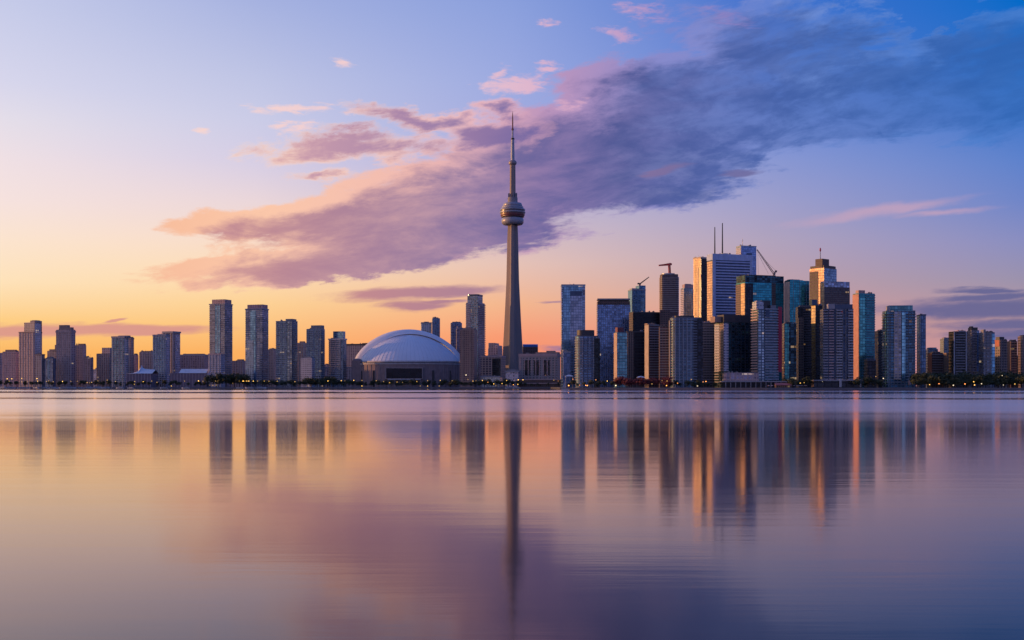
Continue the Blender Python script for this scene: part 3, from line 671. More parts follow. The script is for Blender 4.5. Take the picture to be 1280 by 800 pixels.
# outer arch shell: broad bowed rim from the inner arc to the outer arc, then the vault behind
def arc(xl, xr, ztop, zlow, n=56, y=0):
    cx, a = (dX(xl) + dX(xr)) / 2, (dX(xr) - dX(xl)) / 2
    return [(cx + a * math.cos(math.pi - math.pi * i / n), y, zlow + (ztop - zlow) * math.sin(math.pi * i / n) ** 1.42) for i in range(n + 1)]
a0 = arc(447, 571, dZ(415.4), zb - 1, y=-3.5); a1 = arc(441, 573, dZ(412), zb + .5, y=-1.5); a2 = arc(436.5, 575.2, dZ(409.2), dZ(448.5), y=3); a3 = arc(436.5, 575.2, dZ(409.2), dZ(448.5), y=22); a4 = arc(446, 570, dZ(420), zb, y=70)
k = MB(); vs = []; fs = []
for A in (a0, a1, a2, a3, a4): vs += A
for j in range(4):
    for i in range(56): fs.append((j * 57 + i, j * 57 + i + 1, (j + 1) * 57 + i + 1, (j + 1) * 57 + i))
k.add(vs, fs); k.build('arch_shell', roofm, dome, smooth=True)
k = MB(); k.prism(ell(DW + 1.4, 76.8, 48) + [(DW + 1.4, 40), (-DW - 1.4, 40)], zw, zw + 1.2); k.build('gutter', DARK, dome)
k = MB(); k.prism(ell(DW + .8, 76, 48) + [(DW + .8, 10), (-DW - .8, 10)], zw - 2.6, zw - .3); k.build('roof_lip', plain('lip_concrete', (.5, .48, .5), .6), dome)
slot = plain('dark_slot', (.03, .028, .035), .5)
for x0_, x1_ in ((441, 443.5), (448.7, 451), (464.8, 468), (539.3, 542.3), (560.3, 562.8)):
    xm = dX((x0_ + x1_) / 2); yy = -75 * math.sqrt(max(.05, 1 - (xm / DW) ** 2)); hw = (dX(x1_) - dX(x0_)) / 2
    MB().box(xm - hw, xm + hw, yy - .8, yy + 8, 0, dZ(463)).build('window_slot', slot, dome)
xm0, xm1 = dX(483), dX(527.5)
k = MB(); k.prism(ell(dX(571) , 71, 48, cy=-2) + [(dX(571), 30), (-dX(571), 30)], zw + .5, zb + .4); k.build('roof_drum', plain('lip_concrete', (.5, .48, .5), .6), dome)
MB().box(xm0 - 3, xm1 + 2, -76.2, -60, dZ(474), dZ(459.3)).build('window_frame', plain('stadium_trim', (.33, .26, .26), .7), dome)
w_ = MB().box(xm0, xm1, -76.8, -70, dZ(472.8), dZ(460.4)).build('window', fac('black', floor=6, bay=9, slab=.08, mull=.08), dome)
MB().box(dX(485), dX(526), -84, -74, dZ(474.8), dZ(473.6)).build('canopy', WHITE, dome)
k = MB()
for i in range(6): x = dX(486 + i * 8); k.tube((x, -82.5, 0), (x, -82.5, dZ(474.8)), .6)
k.build('column', PALE, dome)
k = MB(); k.prism([(dX(435.8), -34), (dX(448), -42), (dX(448), -10), (dX(435.8), -10)], 0, dZ(450)); k.lathe([(9.2, dZ(450)), (8.4, dZ(448.6)), (5.5, dZ(447.6)), (.5, dZ(447.3))], 16, dX(442), -26); k.build('stair_tower', conc, dome)
k = MB()
for i in range(26):
    t = R(196 + 148 * i / 25); x, y = DW * math.cos(t), 75 * math.sin(t); k.box(x - .35, x + .35, y - .5, y + 1, 0, zw - 3.6)
k.build('pilaster_run', plain('stadium_trim', (.33, .26, .26), .7), dome)
# --- behind and right of the dome
b = Bld('office_tower', 'small pale tower poking up behind the dome, the lower of a pair', OF, 526, 526, 539.5, 403.5, 2800, 'N'); b.body(fac('pale')); b.band('cornice', GREY, 402.8, 404.2); b.mass('penthouse', GREY, 530, 536, 401.9)
b = Bld('office_tower', 'small dark tower poking up behind the dome, the taller of a pair', OF, 539.8, 539.8, 550, 398, 2760, 'N'); b.body(fac('condo2')); b.mass('penthouse', GREY, 541, 548, 396.6); b.fins('front', 4, GREY)
b = Bld('office_tower', 'slate tower with a sloping right shoulder behind the dome right rim', OF, 563, 563, 577.5, 403.5, 2600, 'N'); b.body(fac('condo2')); b.mass('penthouse', GREY, 565, 576, 402)
b = Bld('office_tower', 'lower blue grey tower wedged between slate tower and brown hotel', OF, 570, 570, 583, 410, 2500, 'N'); b.body(fac('slate')); b.mass('penthouse', GREY, 571, 577, 407.8)
b = Bld('hotel_tower', 'brown ribbed concrete tower standing at the right rim of the dome', 'hotel tower', 574.6, 592.5, 596.5, 412, 2120, 'R', 16)
b.body(fac('brown')); b.slabs('front', .05, .95, BROWNC, out=.7, rail=False); b.mass('penthouse', BROWNC, 577, 592, 410.4, None, .1, .9); b.mass('penthouse', BROWNC, 581, 588, 408.6, None, .2, .8); b.fins('front', 2, BROWNC, a=-.02, b=1.02, out=1.0, wd=2.4)
b = Bld('apartment_tower', 'tall balconied condo left of the needle with a curved rooftop cap', AP, 582.5, 597.5, 606, 378, 2260, 'R', 20)
b.body(fac('condo2')); b.mass('facade', fac('slate'), 584, 596.5, 369.5, 379, .03, .8); b.mass('roof_cap', NAVY, 583.5, 597.5, 367.6, 369.4, .0, .85, r=6); b.slabs('front', .0, .35, PALE, out=1.9); b.slabs('right', .0, 1, PALE, out=2.2); b.panel('glass_bay', fac('condo2'), 'front', .42, 1.0, 370.5, 478, .9)
b = Bld('low_building', 'grey brown stepped block at the left foot of the needle', 'office block', 601, 627, 632, 445, 2200, 'R', 14); b.body(fac('conc', slab=.3, mull=.3)); b.panel('glass_wall', fac('night'), 'front', .55, .95, 448, 470, .6); b.band('cornice', MAUVEC, 444.5, 446.5, .5)
b = Bld('office_block', 'brown building with three falling roof steps beside the needle shaft', 'office block', 610, 622, 628, 435.5, 2420, 'R', 14); b.body(MV2()); b.mass('facade', MV2(), 610.3, 618, 428.5, 436, .05, .95); b.mass('facade', MV(), 617.5, 622, 431.5, 436, .05, .95)
b = Bld('low_building', 'pale glassy entrance hall in front of the grey brown stepped block', 'low building', 601, 625, 628, 470.5, 2130, 'R', 10); b.body(fac('pale')); b.band('roof_band', PALE, 469.8, 471.3, .8)

# --- the needle tower
Yn = 2300; nx = Xp(640.8, Yn)
ndl = thing('needle_tower', 'very tall tapering concrete needle tower with a round observation pod', 'observation tower', (nx, Yn, 2.0))
px = Yn / F
def nz(y): return Zp(y, Yn) - 2
needle = plain('needle_concrete', (.27, .225, .215), .75, 0, .10, .03)
HW = [(486, 14.8), (470, 13.9), (441, 12.5), (400, 10.2), (350, 7.75), (300, 6.7), (280, 5.9)]
k = MB(); lev = []
for y, hw in HW: lev.append((nz(y), hw * px))
vs = []; fs = []; NS = 6
for z, r_ in lev:
    rc = .36 * r_ + 2.2
    for i in range(6): t = R(-92 + 60 * i + 30); vs.append((rc * math.cos(t), rc * math.sin(t), z))
for j in range(len(lev) - 1):
    for i in range(6): fs.append((j * 6 + i, j * 6 + (i + 1) % 6, (j + 1) * 6 + (i + 1) % 6, (j + 1) * 6 + i))
k.add(vs, fs); k.build('shaft', needle, ndl)
for a_ in (-92, 28, 148):
    k = MB(); vs = []; fs = []
    ca, sa = math.cos(R(a_)), math.sin(R(a_)); cx_ = max(abs(ca), .2)
    for z, r_ in lev:
        Rr = r_ * 1.06; t0, t1 = .40 * r_ + .6, .20 * r_ + 1.3
        for d_, t_ in ((0, t0), (Rr * .92, t1), (Rr, t1 * .7)):
            for sg in (-1, 1): vs.append((d_ * ca - sg * t_ * sa, d_ * sa + sg * t_ * ca, z))
    m_ = 6
    for j in range(len(lev) - 1):
        o_ = j * m_
        for a, c in ((0, 2), (2, 4), (5, 3), (3, 1), (4, 5)):
            fs.append((o_ + a, o_ + c, o_ + m_ + c, o_ + m_ + a))
    fs.append(tuple((len(lev) - 1) * m_ + q for q in (0, 2, 4, 5, 3, 1)))
    k.add(vs, fs); k.build('leg', needle, ndl)
def ring(nm, pts, mat, parent=ndl, n=40):
    k = MB(); k.lathe([(hw * px, nz(y)) for hw, y in pts], n); return k.build(nm, mat, parent, smooth=False)
podw = plain('pod_white', (.30, .31, .37), .35, 0, .08); podd = plain('pod_dark', (.06, .05, .07), .3); podr = plain('pod_red', (.16, .05, .06), .4)
pod = ring('pod', [(6, 282), (8, 280), (14.2, 270), (15.2, 268), (15.2, 262), (12, 259), (11.5, 256)], podd)
k = ring('radome', [(6.2, 281.2), (11.5, 281), (13.2, 279.6), (13.9, 277.5), (13.9, 275.2), (13.2, 273.2), (11.6, 271.8), (6.2, 271.6)], podw, pod)
for p_ in k.data.polygons: p_.use_smooth = True
ring('red_band', [(13.9, 271.4), (15.1, 269.4), (15.3, 267.4), (14.6, 267.3), (14.4, 271.4)], podr, pod)
ring('deck_ring', [(15.5, 266.8), (16, 266.2), (16, 265.2), (15.4, 264.9)], podw, pod)
ring('deck_ring', [(15.5, 263.2), (15.8, 262.8), (15.6, 261.6), (14.6, 261.2)], podw, pod)
ring('upper_tier', [(13.6, 260.6), (13.4, 258.6), (12.8, 258.2)], podw, pod)
ring('upper_tier', [(12.0, 257.6), (12.0, 256.2), (11.0, 254.2), (7, 253.2)], podw, pod)
ring('collar', [(6.2, 253.4), (6.2, 247.2), (5.6, 247.0)], GREY)
k = MB()
for i in range(8):
    t = R(45 * i + 10); k.box(5.0 * px * math.cos(t) - 1.2, 5.0 * px * math.cos(t) + 1.2, 5.0 * px * math.sin(t) - 1.2, 5.0 * px * math.sin(t) + 1.2, nz(247), nz(241 + (i % 3)))
k.build('equipment_box', GREY, ndl)
sh = MB(); sh.lathe([(4.2 * px, nz(253)), (3.7 * px, nz(240)), (3.5 * px, nz(204))], 6); sh.build('upper_shaft', needle, ndl)
ring('sky_deck', [(3.6, 206.2), (4.9, 205), (5.1, 203.2), (4.6, 201.6), (3.2, 200.6)], plain('deck_grey', (.30, .26, .28), .5))
an = ring('antenna', [(2.4, 201), (2.3, 190), (1.95, 174.5)], plain('antenna_white', (.34, .38, .46), .4), n=12)
ring('antenna_collar', [(2.1, 174.6), (2.3, 174), (2.2, 172.8), (1.4, 172.4)], DARK, an, 12)
ring('antenna_tube', [(1.15, 173), (1.0, 162)], plain('antenna_white', (.34, .38, .46), .4), an, 10)
ring('antenna_collar', [(1.1, 163), (1.5, 162.3), (1.4, 160.8), (.9, 160.4)], podr, an, 10)
ring('antenna_tip', [(.85, 161), (.75, 148), (.5, 143), (.15, 139.2)], podr, an, 8)

# --- right of the needle
b = Bld('office_block', 'dark block with a glossy blue curved roof behind the broadcast building', 'office block', 653, 653, 672.5, 433.5, 2480, 'N'); b.body(fac('umber')); k = MB(); p_ = []
for i in range(9): t = math.pi * i / 8; p_.append((-b.d / 2 * math.cos(t), b.h + (b.z(430) - b.h) * math.sin(t)))
vs = [(x, y, z) for x in (-b.w / 2, b.w / 2) for y, z in p_]; k.add(vs, [(i, i + 1, i + 10, i + 9) for i in range(8)] + [tuple(range(9)), tuple(range(17, 8, -1))]); k.build('curved_roof', plain('blue_roof', (.06, .12, .30), .25, .6), b.root)
b = Bld('broadcast_building', 'broad brown concrete building with three tall dark window recesses', 'office building', 648.5, 696, 700.5, 442.5, 2140, 'R', 12)
b.body(fac('conc')); b.band('cornice', MAUVEC, 442, 445.5, .6); b.mass('penthouse', BROWNC, 668, 696, 439.8, None, .3, .9); b.mass('penthouse', BROWNC, 681, 691, 438, None, .4, .8)
for xa_, xb_ in ((654.8, 662.8), (667.5, 675.3), (679.3, 687.2)):
    b.panel('window_recess', fac('night', floor=5, slab=.2), 'front', (xa_ - 648.5) / 47.5, (xb_ - 648.5) / 47.5, 450, 469, .5)
b.fins('front', 10, MAUVEC, 447, out=.7, wd=1.5)
b = Bld('low_building', 'pale flat roofed kiosk hall at the foot of the needle', 'low building', 632, 648, 650, 464, 2110, 'R', 8); b.body(fac('pale', floor=5)); b.band('roof_slab', PALE, 463.4, 465.4, 1.4); b.mass('penthouse', GREY, 636, 644, 461.6)
b = Bld('low_building', 'long terraced waterfront hall before the broad brown building', 'low building', 648, 700, 702, 474.5, 2070, 'R', 8, depth=18); b.body(fac('umber', floor=4)); b.band('roof_slab', MAUVEC, 473.8, 475, 1.2); b.band('terrace', MAUVEC, 478.6, 479.6, 2.0)
b = Bld('office_tower', 'tall flat blue glass tower with a dark slot below its roof', OF, 701, 701, 731.5, 356, 1800, 'N', th=8, depth=22)
b.body(fac('blue')); b.panel('slot', NAVY, 'front', .36, .86, 363.8, 370, .5); b.panel('glass_bay', fac('blue', glass=(.19, .27, .42)), 'front', .36, .86, 370, 475, .5); b.panel('corner_bay', fac('slate'), 'front', .88, 1, 358, 475, .4); b.panel('corner_bay', fac('condo', glass=(.3, .4, .55), frame=(.12, .145, .19)), 'front', .0, .06, 358, 475, .4); b.band('cornice', STEEL, 355.4, 357.2, .4)
b = Bld('office_tower', 'small dark blue tower at the left foot of the tall flat blue tower', OF, 702.5, 702.5, 713, 440, 1640, 'N', th=8); b.body(fac('blue', glass=(.08, .13, .24))); b.mass('penthouse', PALE, 703, 708, 437); b.band('cornice', STEEL, 439.4, 440.6); b.panel('corner_bay', fac('pale'), 'front', 0, .12, 441, 470, .4)
b = Bld('apartment_tower', 'round cornered blue condo with a dark drum roof right of the flat blue tower', AP, 718.5, 718.5, 748.5, 420, 1600, 'N', th=10, depth=24)
b.body(fac('condo', glass=(.07, .19, .33), frame=(.12, .145, .19)), r=9); b.mass('penthouse', DARK, 720.5, 743.5, 412.4, None, .1, .9, r=8); b.rings(plain('balcony_slate', (.17, .20, .26), .5), ytop=424, out=.9); b.fins('front', 4, WHITE, ytop=421, a=.2, b=.85, out=.9); b.mass('side_wing', fac('night'), 741, 750, 423, None, -.02, .6, z0=0)
b = Bld('office_tower', 'wide blue glass slab with a pale railed roof band', OF, 745.5, 745.5, 788, 381, 2000, 'N', th=8, depth=30)
b.body(fac('slate', glass=(.11, .22, .40), bay=3, slab=.16)); b.band('roof_band', fac('umber'), 376.5, 380.6, -.6); b.band('roof_slab', PALE, 373, 374.6, -.3); b.mass('penthouse', DARK, 748, 786, 374, 376.5, .1, .9); b.slabs('front', -.02, .04, STEEL, rail=False, out=1.0); b.fins('front', 14, STEEL, wd=.3)
b = Bld('office_tower', 'stepped blue glass tower under construction with a small dark crane on top', OF, 785, 790, 807, 362, 2350, 'L', 14)
b.body(fac('blue', glass=(.09, .27, .55))); b.mass('facade', fac('blue', glass=(.10, .28, .56)), 799, 807, 356.5, 363, .0, .9); b.mass('penthouse', STEEL, 791, 798, 360, None, .2, .8); b.band('cornice', STEEL, 361.6, 362.6)
b = Bld('office_tower', 'wide black glass tower with an unbroken flat roof', OF, 786.5, 791.5, 824.5, 390, 1900, 'L', 14); b.body(fac('black')); b.band('cornice', DARK, 389.6, 391.2, .3); b.fins('front', 22, DARK, wd=.3, out=.4); b.panel('corner_pier', fac('umber'), 'left', 0.0, .95, 391, 470, .3)  # brown left panel paints a sunlit edge onto the black glass
b = Bld('apartment_tower', 'slim teal tower with a sunlit orange left side and red roof box', AP, 767.5, 771.5, 783.8, 415.5, 1475, 'L', 17); b.body(fac('teal', glass=(.12, .27, .34))); b.panel('side_wall', plain('sunlit_ochre_panel', (.48, .33, .24), .5), 'left', 0, 1, 416, 476, .3); b.mass('penthouse', plain('maroon_panel', (.18, .05, .06), .6), 772.5, 780, 409); b.slabs('front', .05, .95, STEEL, rail=False, out=.5)  # ochre left panel has the orange sunlight put into its colour
b = Bld('apartment_tower', 'dull brown ribbed slab between the slim teal tower and the orange edged block', AP, 783, 783, 806, 414.5, 1640, 'N', th=12); b.body(fac('umber')); b.panel('dark_bay', fac('black'), 'front', .38, 1, 415.5, 476, .4); b.fins('front', 3, BROWNC, a=0, b=.36); b.band('cornice', DARK, 414, 415.4)
b = Bld('apartment_tower', 'dark balconied block with a sunlit orange left edge, tall one before the black tower', AP, 806, 811, 824.5, 405.5, 1540, 'L', 17); b.body(fac('umber')); b.panel('side_wall', plain('tan_trim_sunlit_side', (.42, .34, .28), .55), 'left', 0, 1, 406, 474, .3); b.slabs('front', .05, .95, GREY, out=1.1); b.mass('penthouse', BROWNC, 810, 818, 404)  # tan left panel: sunlit side painted lighter than the dark front
b = Bld('apartment_tower', 'dark brown condo between the orange edged block and the rounded condo', AP, 823.5, 823.5, 838, 408, 1500, 'N', th=12); b.body(fac('umber')); b.slabs('front', 0, 1, GREY, out=1.1); b.mass('penthouse', DARK, 826, 836, 406.6)
b = Bld('apartment_tower', 'tall round ribbed tower with a sunlit orange left edge and a red crane', AP, 824.6, 824.6, 848, 343, 1900, 'N', th=12, depth=22); b.body(fac('umber', glass=(.08, .07, .08)), r=5); b.rings(plain('balcony_grey', (.36, .31, .31), .6), ytop=346, ybot=392, out=1.3, th=.9); b.mass('crown', STEEL, 826.5, 844, 341.3, None, .1, .9, r=8); b.mass('side_wing', fac('slate'), 844.5, 849, 346, None, .2, .9, z0=0); b.panel('corner_bay', plain('tan_trim_sunlit_side', (.42, .34, .28), .55), 'left', .2, .8, 346, 386, .6); b.mass('podium', fac('umber'), 823.8, 837, 387.5, None, -.12, .5, z0=0)  # tan left strip paints low sun onto the rounded edge
b = Bld('office_tower', 'slim blue tower with a sunlit left edge between round tower and gold wall', OF, 851, 855.3, 867.3, 360, 2250, 'L', 15); b.body(fac('blue', glass=(.26, .38, .56))); b.mass('penthouse', MAUVEC, 856.5, 867, 355.2); b.panel('side_wall', fac('pale'), 'left', 0, 1, 361, 430, .4); b.fins('front', 5, STEEL); b.mass('penthouse', GREY, 858, 865, 354.4, 355.2, .3, .7)  # paler left facade stands in for sunlight on that side
b = Bld('office_tower', 'gold sided tower with a shaded right face beside the striped white tower', OF, 866.8, 876, 884.6, 321.5, 2150, 'L', 34); b.body(fac('gold', glass=(.60, .42, .25))); b.panel('shaded_face', fac('night'), 'front', 0, 1, 321.8, 440, .5); b.panel('window_recess', fac('umber'), 'left', .55, .75, 334, 440, .3); b.band('cornice', plain('tan_trim_sunlit_side', (.42, .34, .28), .55), 321, 323, .6); b.fins('left', 6, plain('tan_trim_sunlit_side', (.42, .34, .28), .55), wd=1.2)  # the gold tower's shaded side is painted dark over its front
b = Bld('office_tower', 'widest white tower with dark horizontal stripes and two roof antennas', OF, 883.8, 890.8, 940.3, 317.3, 2080, 'L', 17)
b.body(fac('marble', glass=(.03, .06, .14), floor=4.48, slab=.25)); b.band('roof_band', plain('skylit_white_stone', (.40, .50, .72), .5), 317, 324.8, .5); b.panel('corner_pier', plain('skylit_white_stone', (.40, .50, .72), .5), 'front', 0, .075, 325, 460, .5); b.panel('corner_pier', plain('skylit_white_stone', (.40, .50, .72), .5), 'front', .94, 1, 325, 460, .5); b.panel('side_wall', fac('gold', glass=(.60, .43, .27), slab=.3), 'left', .05, .95, 326, 460, .4)  # white stone: blue skylight put into its colour, sunset gold on left face
b.slabs('front', .08, .935, plain('skylit_white_stone', (.40, .50, .72), .5), ytop=326, rail=False, step=5.2, out=.9, th=2.3, name='spandrel'); b.mass('penthouse', STEEL, 906, 912, 315.4, None, .3, .7)
b.mast(897, 282.5, 1.3, plain('mast_dark', (.035, .045, .05), .8), 'antenna'); b.mast(907.2, 276.8, 1.4, plain('mast_dark', (.035, .045, .05), .8), 'antenna', dy=.6)
b = Bld('office_tower', 'plain blue block tower rising behind the striped white tower', OF, 920.2, 926.4, 945.4, 307.2, 2300, 'L', 17); b.body(fac('blue', glass=(.17, .30, .52))); b.panel('slot', NAVY, 'front', .35, .7, 316, 318.2, .4); b.band('cornice', STEEL, 306.8, 308, .3); b.panel('side_wall', fac('pale'), 'left', 0, 1, 309, 400, .4); b.mast(931.3, 297, .5, STEEL, 'antenna'); k = MB(); k.box(b.u(930.6), b.u(932), -.4, .4, b.z(300.5), b.z(300)); k.build('aerial_bar', STEEL, b.root)  # left panel coloured paler for the sunlight falling on it
b = Bld('office_tower', 'green glass tower with a dark band round its roof and gold lit left strips', OF, 920, 931.5, 980, 352.5, 1900, 'L', 19)
b.body(fac('teal')); b.band('roof_band', fac('darkteal'), 343.8, 352, -.3, z0=b.h, ); b.mass('penthouse', DARK, 938, 972, 342.6, 343.8, .2, .8); b.panel('dark_bay', fac('night'), 'front', .0, .2, 354, 440, .5); b.panel('dark_bay', fac('umber'), 'front', .68, .78, 353, 440, .5); b.panel('corner_bay', fac('umber', frame=(.22, .16, .14)), 'left', 0, .5, 354, 440, .45); b.panel('sunlit_gold_strip', fac('gold', glass=(.62, .46, .24)), 'left', .55, 1, 354, 440, .5); b.slabs('front', .2, 1, TEALP, rail=False, step=3.6, out=.3, ybot=440)  # gold strip and brown bay paint evening light onto the left face
# --- front row, middle right
b = Bld('apartment_tower', 'rounded pale blue condo with a sunlit salmon left edge and planted roof', AP, 837, 837, 877, 397, 1480, 'N', th=14, depth=22)
b.body(fac('condo', glass=(.05, .13, .24), frame=(.12, .145, .19)), r=8); b.rings(plain('balcony_slate', (.17, .20, .26), .5), ytop=398, out=1.0); b.mass('penthouse', DARK, 841, 868, 394.6, None, .1, .9, r=8); b.mass('side_wing', fac('night'), 866.5, 878.5, 399, None, -.03, .7, z0=0); b.fins('front', 5, plain('balcony_pale', (.30, .33, .40), .5), ytop=398, a=.1, b=.72, out=1.1, wd=1.0); b.panel('side_wall', plain('tan_trim_sunlit_side', (.42, .34, .28), .55), 'left', .3, .85, 400, 476, 1.2)  # tan left panel paints a sunlit edge on the blue condo
b = Bld('apartment_tower', 'brown balconied condo in shade right of the rounded pale condo', AP, 876, 876, 895, 403, 1540, 'N', th=12); b.body(fac('umber', frame=(.22, .17, .16))); b.slabs('front', 0, 1, plain('balcony_grey', (.36, .31, .31), .6), out=1.5); b.mass('penthouse', BROWNC, 880, 892, 401.4)
b = Bld('apartment_tower', 'wide dark teal condo with black roof box and pink lit left bays', AP, 893.5, 904.5, 940, 402.5, 1500, 'L', 18)
b.body(fac('darkteal')); b.mass('penthouse', DARK, 905, 939.5, 393.2, None, .02, .8); b.mass('penthouse', BROWNC, 897, 905, 395.2, None, .3, .8); b.panel('bay', fac('pale'), 'left', 0, .55, 404, 464, .6); b.panel('bay', fac('umber', frame=(.30, .22, .22)), 'left', .56, 1, 404, 464, .5); b.panel('bay', fac('pale'), 'front', 0, .16, 404, 464, 1.0); b.fins('front', 5, DARK, a=.2, b=1, out=.6); b.slabs('left', 0, .5, PALE, out=.9)  # left bays coloured for the pink evening light they catch
b = Bld('podium_building', 'low pink framed glass podium before the dark teal condo', 'podium building', 903, 903, 948.5, 466, 1450, 'N', th=6, depth=22); b.body(fac('pale', frame=(.52, .38, .38), floor=4.5, bay=6, slab=.25, mull=.15)); b.slabs('front', 0, 1, plain('pink_concrete', (.50, .36, .36), .6), rail=False, step=4.6, out=1.2, th=.9, ybot=483); b.fins('front', 8, plain('pink_concrete', (.50, .36, .36), .6), out=1.0, wd=.9)
b = Bld('terminal', 'long low waterfront hall with a thin white canopy and open columns', 'low building', 902, 902, 992, 477.6, 1415, 'N', th=4, depth=20); b.body(fac('black', floor=5)); b.band('roof_slab', PALE, 476.4, 477.6, 2.4); b.fins('front', 14, PALE, wd=.7, out=1.8)
b = Bld('apartment_tower', 'pale blue slatted condo with a tall crimson fin on its right edge', AP, 939.5, 947.6, 974, 386, 1470, 'L', 18)
b.body(fac('condo', glass=(.05, .13, .21), frame=(.14, .17, .22))); b.slabs('front', .30, .95, WHITE, out=1.3); b.slabs('left', 0, 1, plain('pink_concrete', (.50, .36, .36), .6), out=1.3); b.panel('pale_bay', fac('condo', glass=(.28, .36, .5), frame=(.12, .145, .19)), 'front', 0, .26, 388, 476, .8); b.mass('facade', fac('pale'), 946, 955, 377, 387, .05, .7); b.mass('penthouse', DARK, 953, 964, 375.4, 386, .1, .8); b.mass('penthouse', PALE, 948, 952, 375.6, 377, .2, .6); b.mass('penthouse', GREY, 960, 971, 381, 386, .1, .7)
b.panel('crimson_fin', RED, 'front', .945, 1.10, 383, 465, 1.8); b.panel('window_gap', NAVY, 'front', .33, .52, 387, 396, 1.5)
# --- right cluster
b = Bld('office_tower', 'teal glass tower with a sunlit cream left strip right of the green banded tower', OF, 980.3, 987.6, 1011.6, 350.5, 1900, 'L', 18); b.body(fac('teal')); b.mass('facade', fac('teal'), 988, 1004, 349.6, 350.5, .05, .9); b.panel('side_wall', plain('sunlit_cream_panel', (.50, .42, .38), .5), 'left', 0.02, .95, 352, 440, .4); b.mass('penthouse', STEEL, 989, 1001, 348.8, None, .2, .7); b.fins('front', 3, STEEL, wd=.5)  # sunlight on the left face is put into the strip's cream colour
b = Bld('office_tower', 'gold lit tower with a stepped dark crown and red tipped mast', OF, 1012, 1030, 1045.5, 334.5, 1980, 'L', 40)
b.body(fac('gold')); b.panel('skylit_blue_face', fac('blue', glass=(.14, .30, .45)), 'front', 0, 1, 335, 440, .6); b.panel('window_recess', fac('umber', slab=.5, floor=4.4), 'left', .0, .60, 338.5, 440, .35); b.mass('crown', fac('umber'), 1030, 1038.5, 323, None, .12, .6); b.mass('crown', plain('salmon_panel', (.48, .30, .26), .6), 1038, 1045, 331, None, .1, .7); b.band('roof_band', fac('umber'), 331.5, 334.5, -.8, z0=b.h)  # neutral glass: sunset reflection painted gold, sky reflection painted blue on front
b.mast(1030.8, 309.8, .9, STEEL, 'roof_mast', ybase=323, dy=.3); k = MB(); k.lathe([(.6, b.z(314)), (1.5, b.z(312.6)), (1.3, b.z(310)), (.3, b.z(309))], 10, b.u(1030.8), -b.d / 2 + .3 * b.d); k.build('beacon', RED, b.root)
b = Bld('office_tower', 'squat dark tower with a pale top band before the gold lit tower', OF, 1025.4, 1030.3, 1062.3, 358.5, 1880, 'L', 17); b.body(fac('umber', glass=(.07, .08, .10), slab=.36)); b.band('roof_band', fac('condo', glass=(.30, .38, .55), slab=.05), 351.4, 358, -.2, z0=b.h); b.panel('side_wall', fac('gold', glass=(.6, .44, .24)), 'left', 0, 1, 353, 440, .5); b.slabs('front', 0, 1, BROWNC, ytop=364, ybot=440, rail=False, out=.5, step=3.2)  # gold left facade is sunset light painted on a dark tower
b = Bld('apartment_tower', 'teal tower with sunlit salmon left side and a small glowing orange roof box', AP, 1066, 1073.6, 1093.6, 366.6, 1640, 'L', 18)
b.body(fac('teal', glass=(.03, .19, .27))); b.panel('side_wall', plain('sunlit_coral_panel', (.50, .24, .19), .6), 'left', .0, 1, 367.5, 476, .5); b.mass('penthouse', plain('salmon_panel', (.48, .30, .26), .6), 1074, 1082, 362.6, None, .1, .6); b.slabs('front', .42, 1, plain('teal_slab', (.16, .26, .32), .5), out=1.2); b.panel('glass_bay', fac('teal', glass=(.09, .36, .42)), 'front', .02, .38, 372, 476, .8)  # left panel tinted redder for sunlight and its streak in the water
b = Bld('apartment_tower', 'dark condo with a gold lit left strip behind the white slatted front condo', AP, 1014.5, 1019.5, 1028, 381.5, 1560, 'L', 18); b.body(fac('night')); b.panel('side_wall', fac('gold', glass=(.62, .43, .22)), 'left', 0, 1, 382, 404, .4); b.mass('penthouse', NAVY, 1015.5, 1022, 374.5, None, .1, .8); b.slabs('front', 0, 1, DARK, rail=False, out=.8)  # gold left panel paints sunset light onto the dark condo
b = Bld('apartment_tower', 'black condo with a brown left shoulder in the shaded gap right of centre', AP, 994.5, 994.5, 1016, 383.5, 1620, 'N', th=12); b.body(fac('night', lit=.03)); b.mass('facade', fac('umber'), 994.5, 1002, 397, None, -.25, .2, z0=0); b.mass('penthouse', DARK, 998, 1013, 381.6); b.slabs('front', .35, 1, DARK, out=.9)
b = Bld('apartment_tower', 'slim dark teal tower squeezed behind the crimson fin', AP, 977.5, 977.5, 995.5, 404, 1560, 'N', th=10); b.body(fac('darkteal', lit=.02)); b.panel('glass_bay', fac('teal', glass=(.05, .24, .28)), 'front', .05, .38, 405, 475, .8); b.mass('penthouse', DARK, 980, 990, 402.4)
b = Bld('apartment_tower', 'white slatted front condo with pink bay and dark recessed strip', AP, 1025, 1025, 1066.8, 386, 1450, 'N', th=8, depth=22)
b.body(fac('condo2', glass=(.025, .05, .11), frame=(.07, .09, .14))); b.mass('penthouse', NAVY, 1034, 1066, 380.5, None, .05, .8); b.mass('penthouse', PALE, 1032, 1041, 380, None, .0, .5); b.slabs('front', .0, .16, PALE, out=1.5); b.slabs('front', .19, .35, plain('pink_concrete', (.50, .36, .36), .6), out=1.8); b.slabs('front', .43, .63, WHITE, out=2.0); b.slabs('front', .82, .99, WHITE, out=1.7); b.panel('sign_strip', REDP, 'front', .60, .66, 387.5, 392.5, .7); b.fins('front', 6, GREY, a=.4, b=1, out=1.0)
b = Bld('podium_building', 'low glass podium with a white gateway under the white slatted condo', 'podium building', 1014, 1014, 1078, 475.5, 1410, 'N', th=4, depth=20); b.body(fac('night', floor=5, bay=7)); b.band('roof_slab', PALE, 474.8, 476, 1.0); b.panel('gateway', WHITE, 'front', .52, .57, 474, 484, 1.4); b.panel('gateway', WHITE, 'front', .95, .97, 474, 484, 1.4)
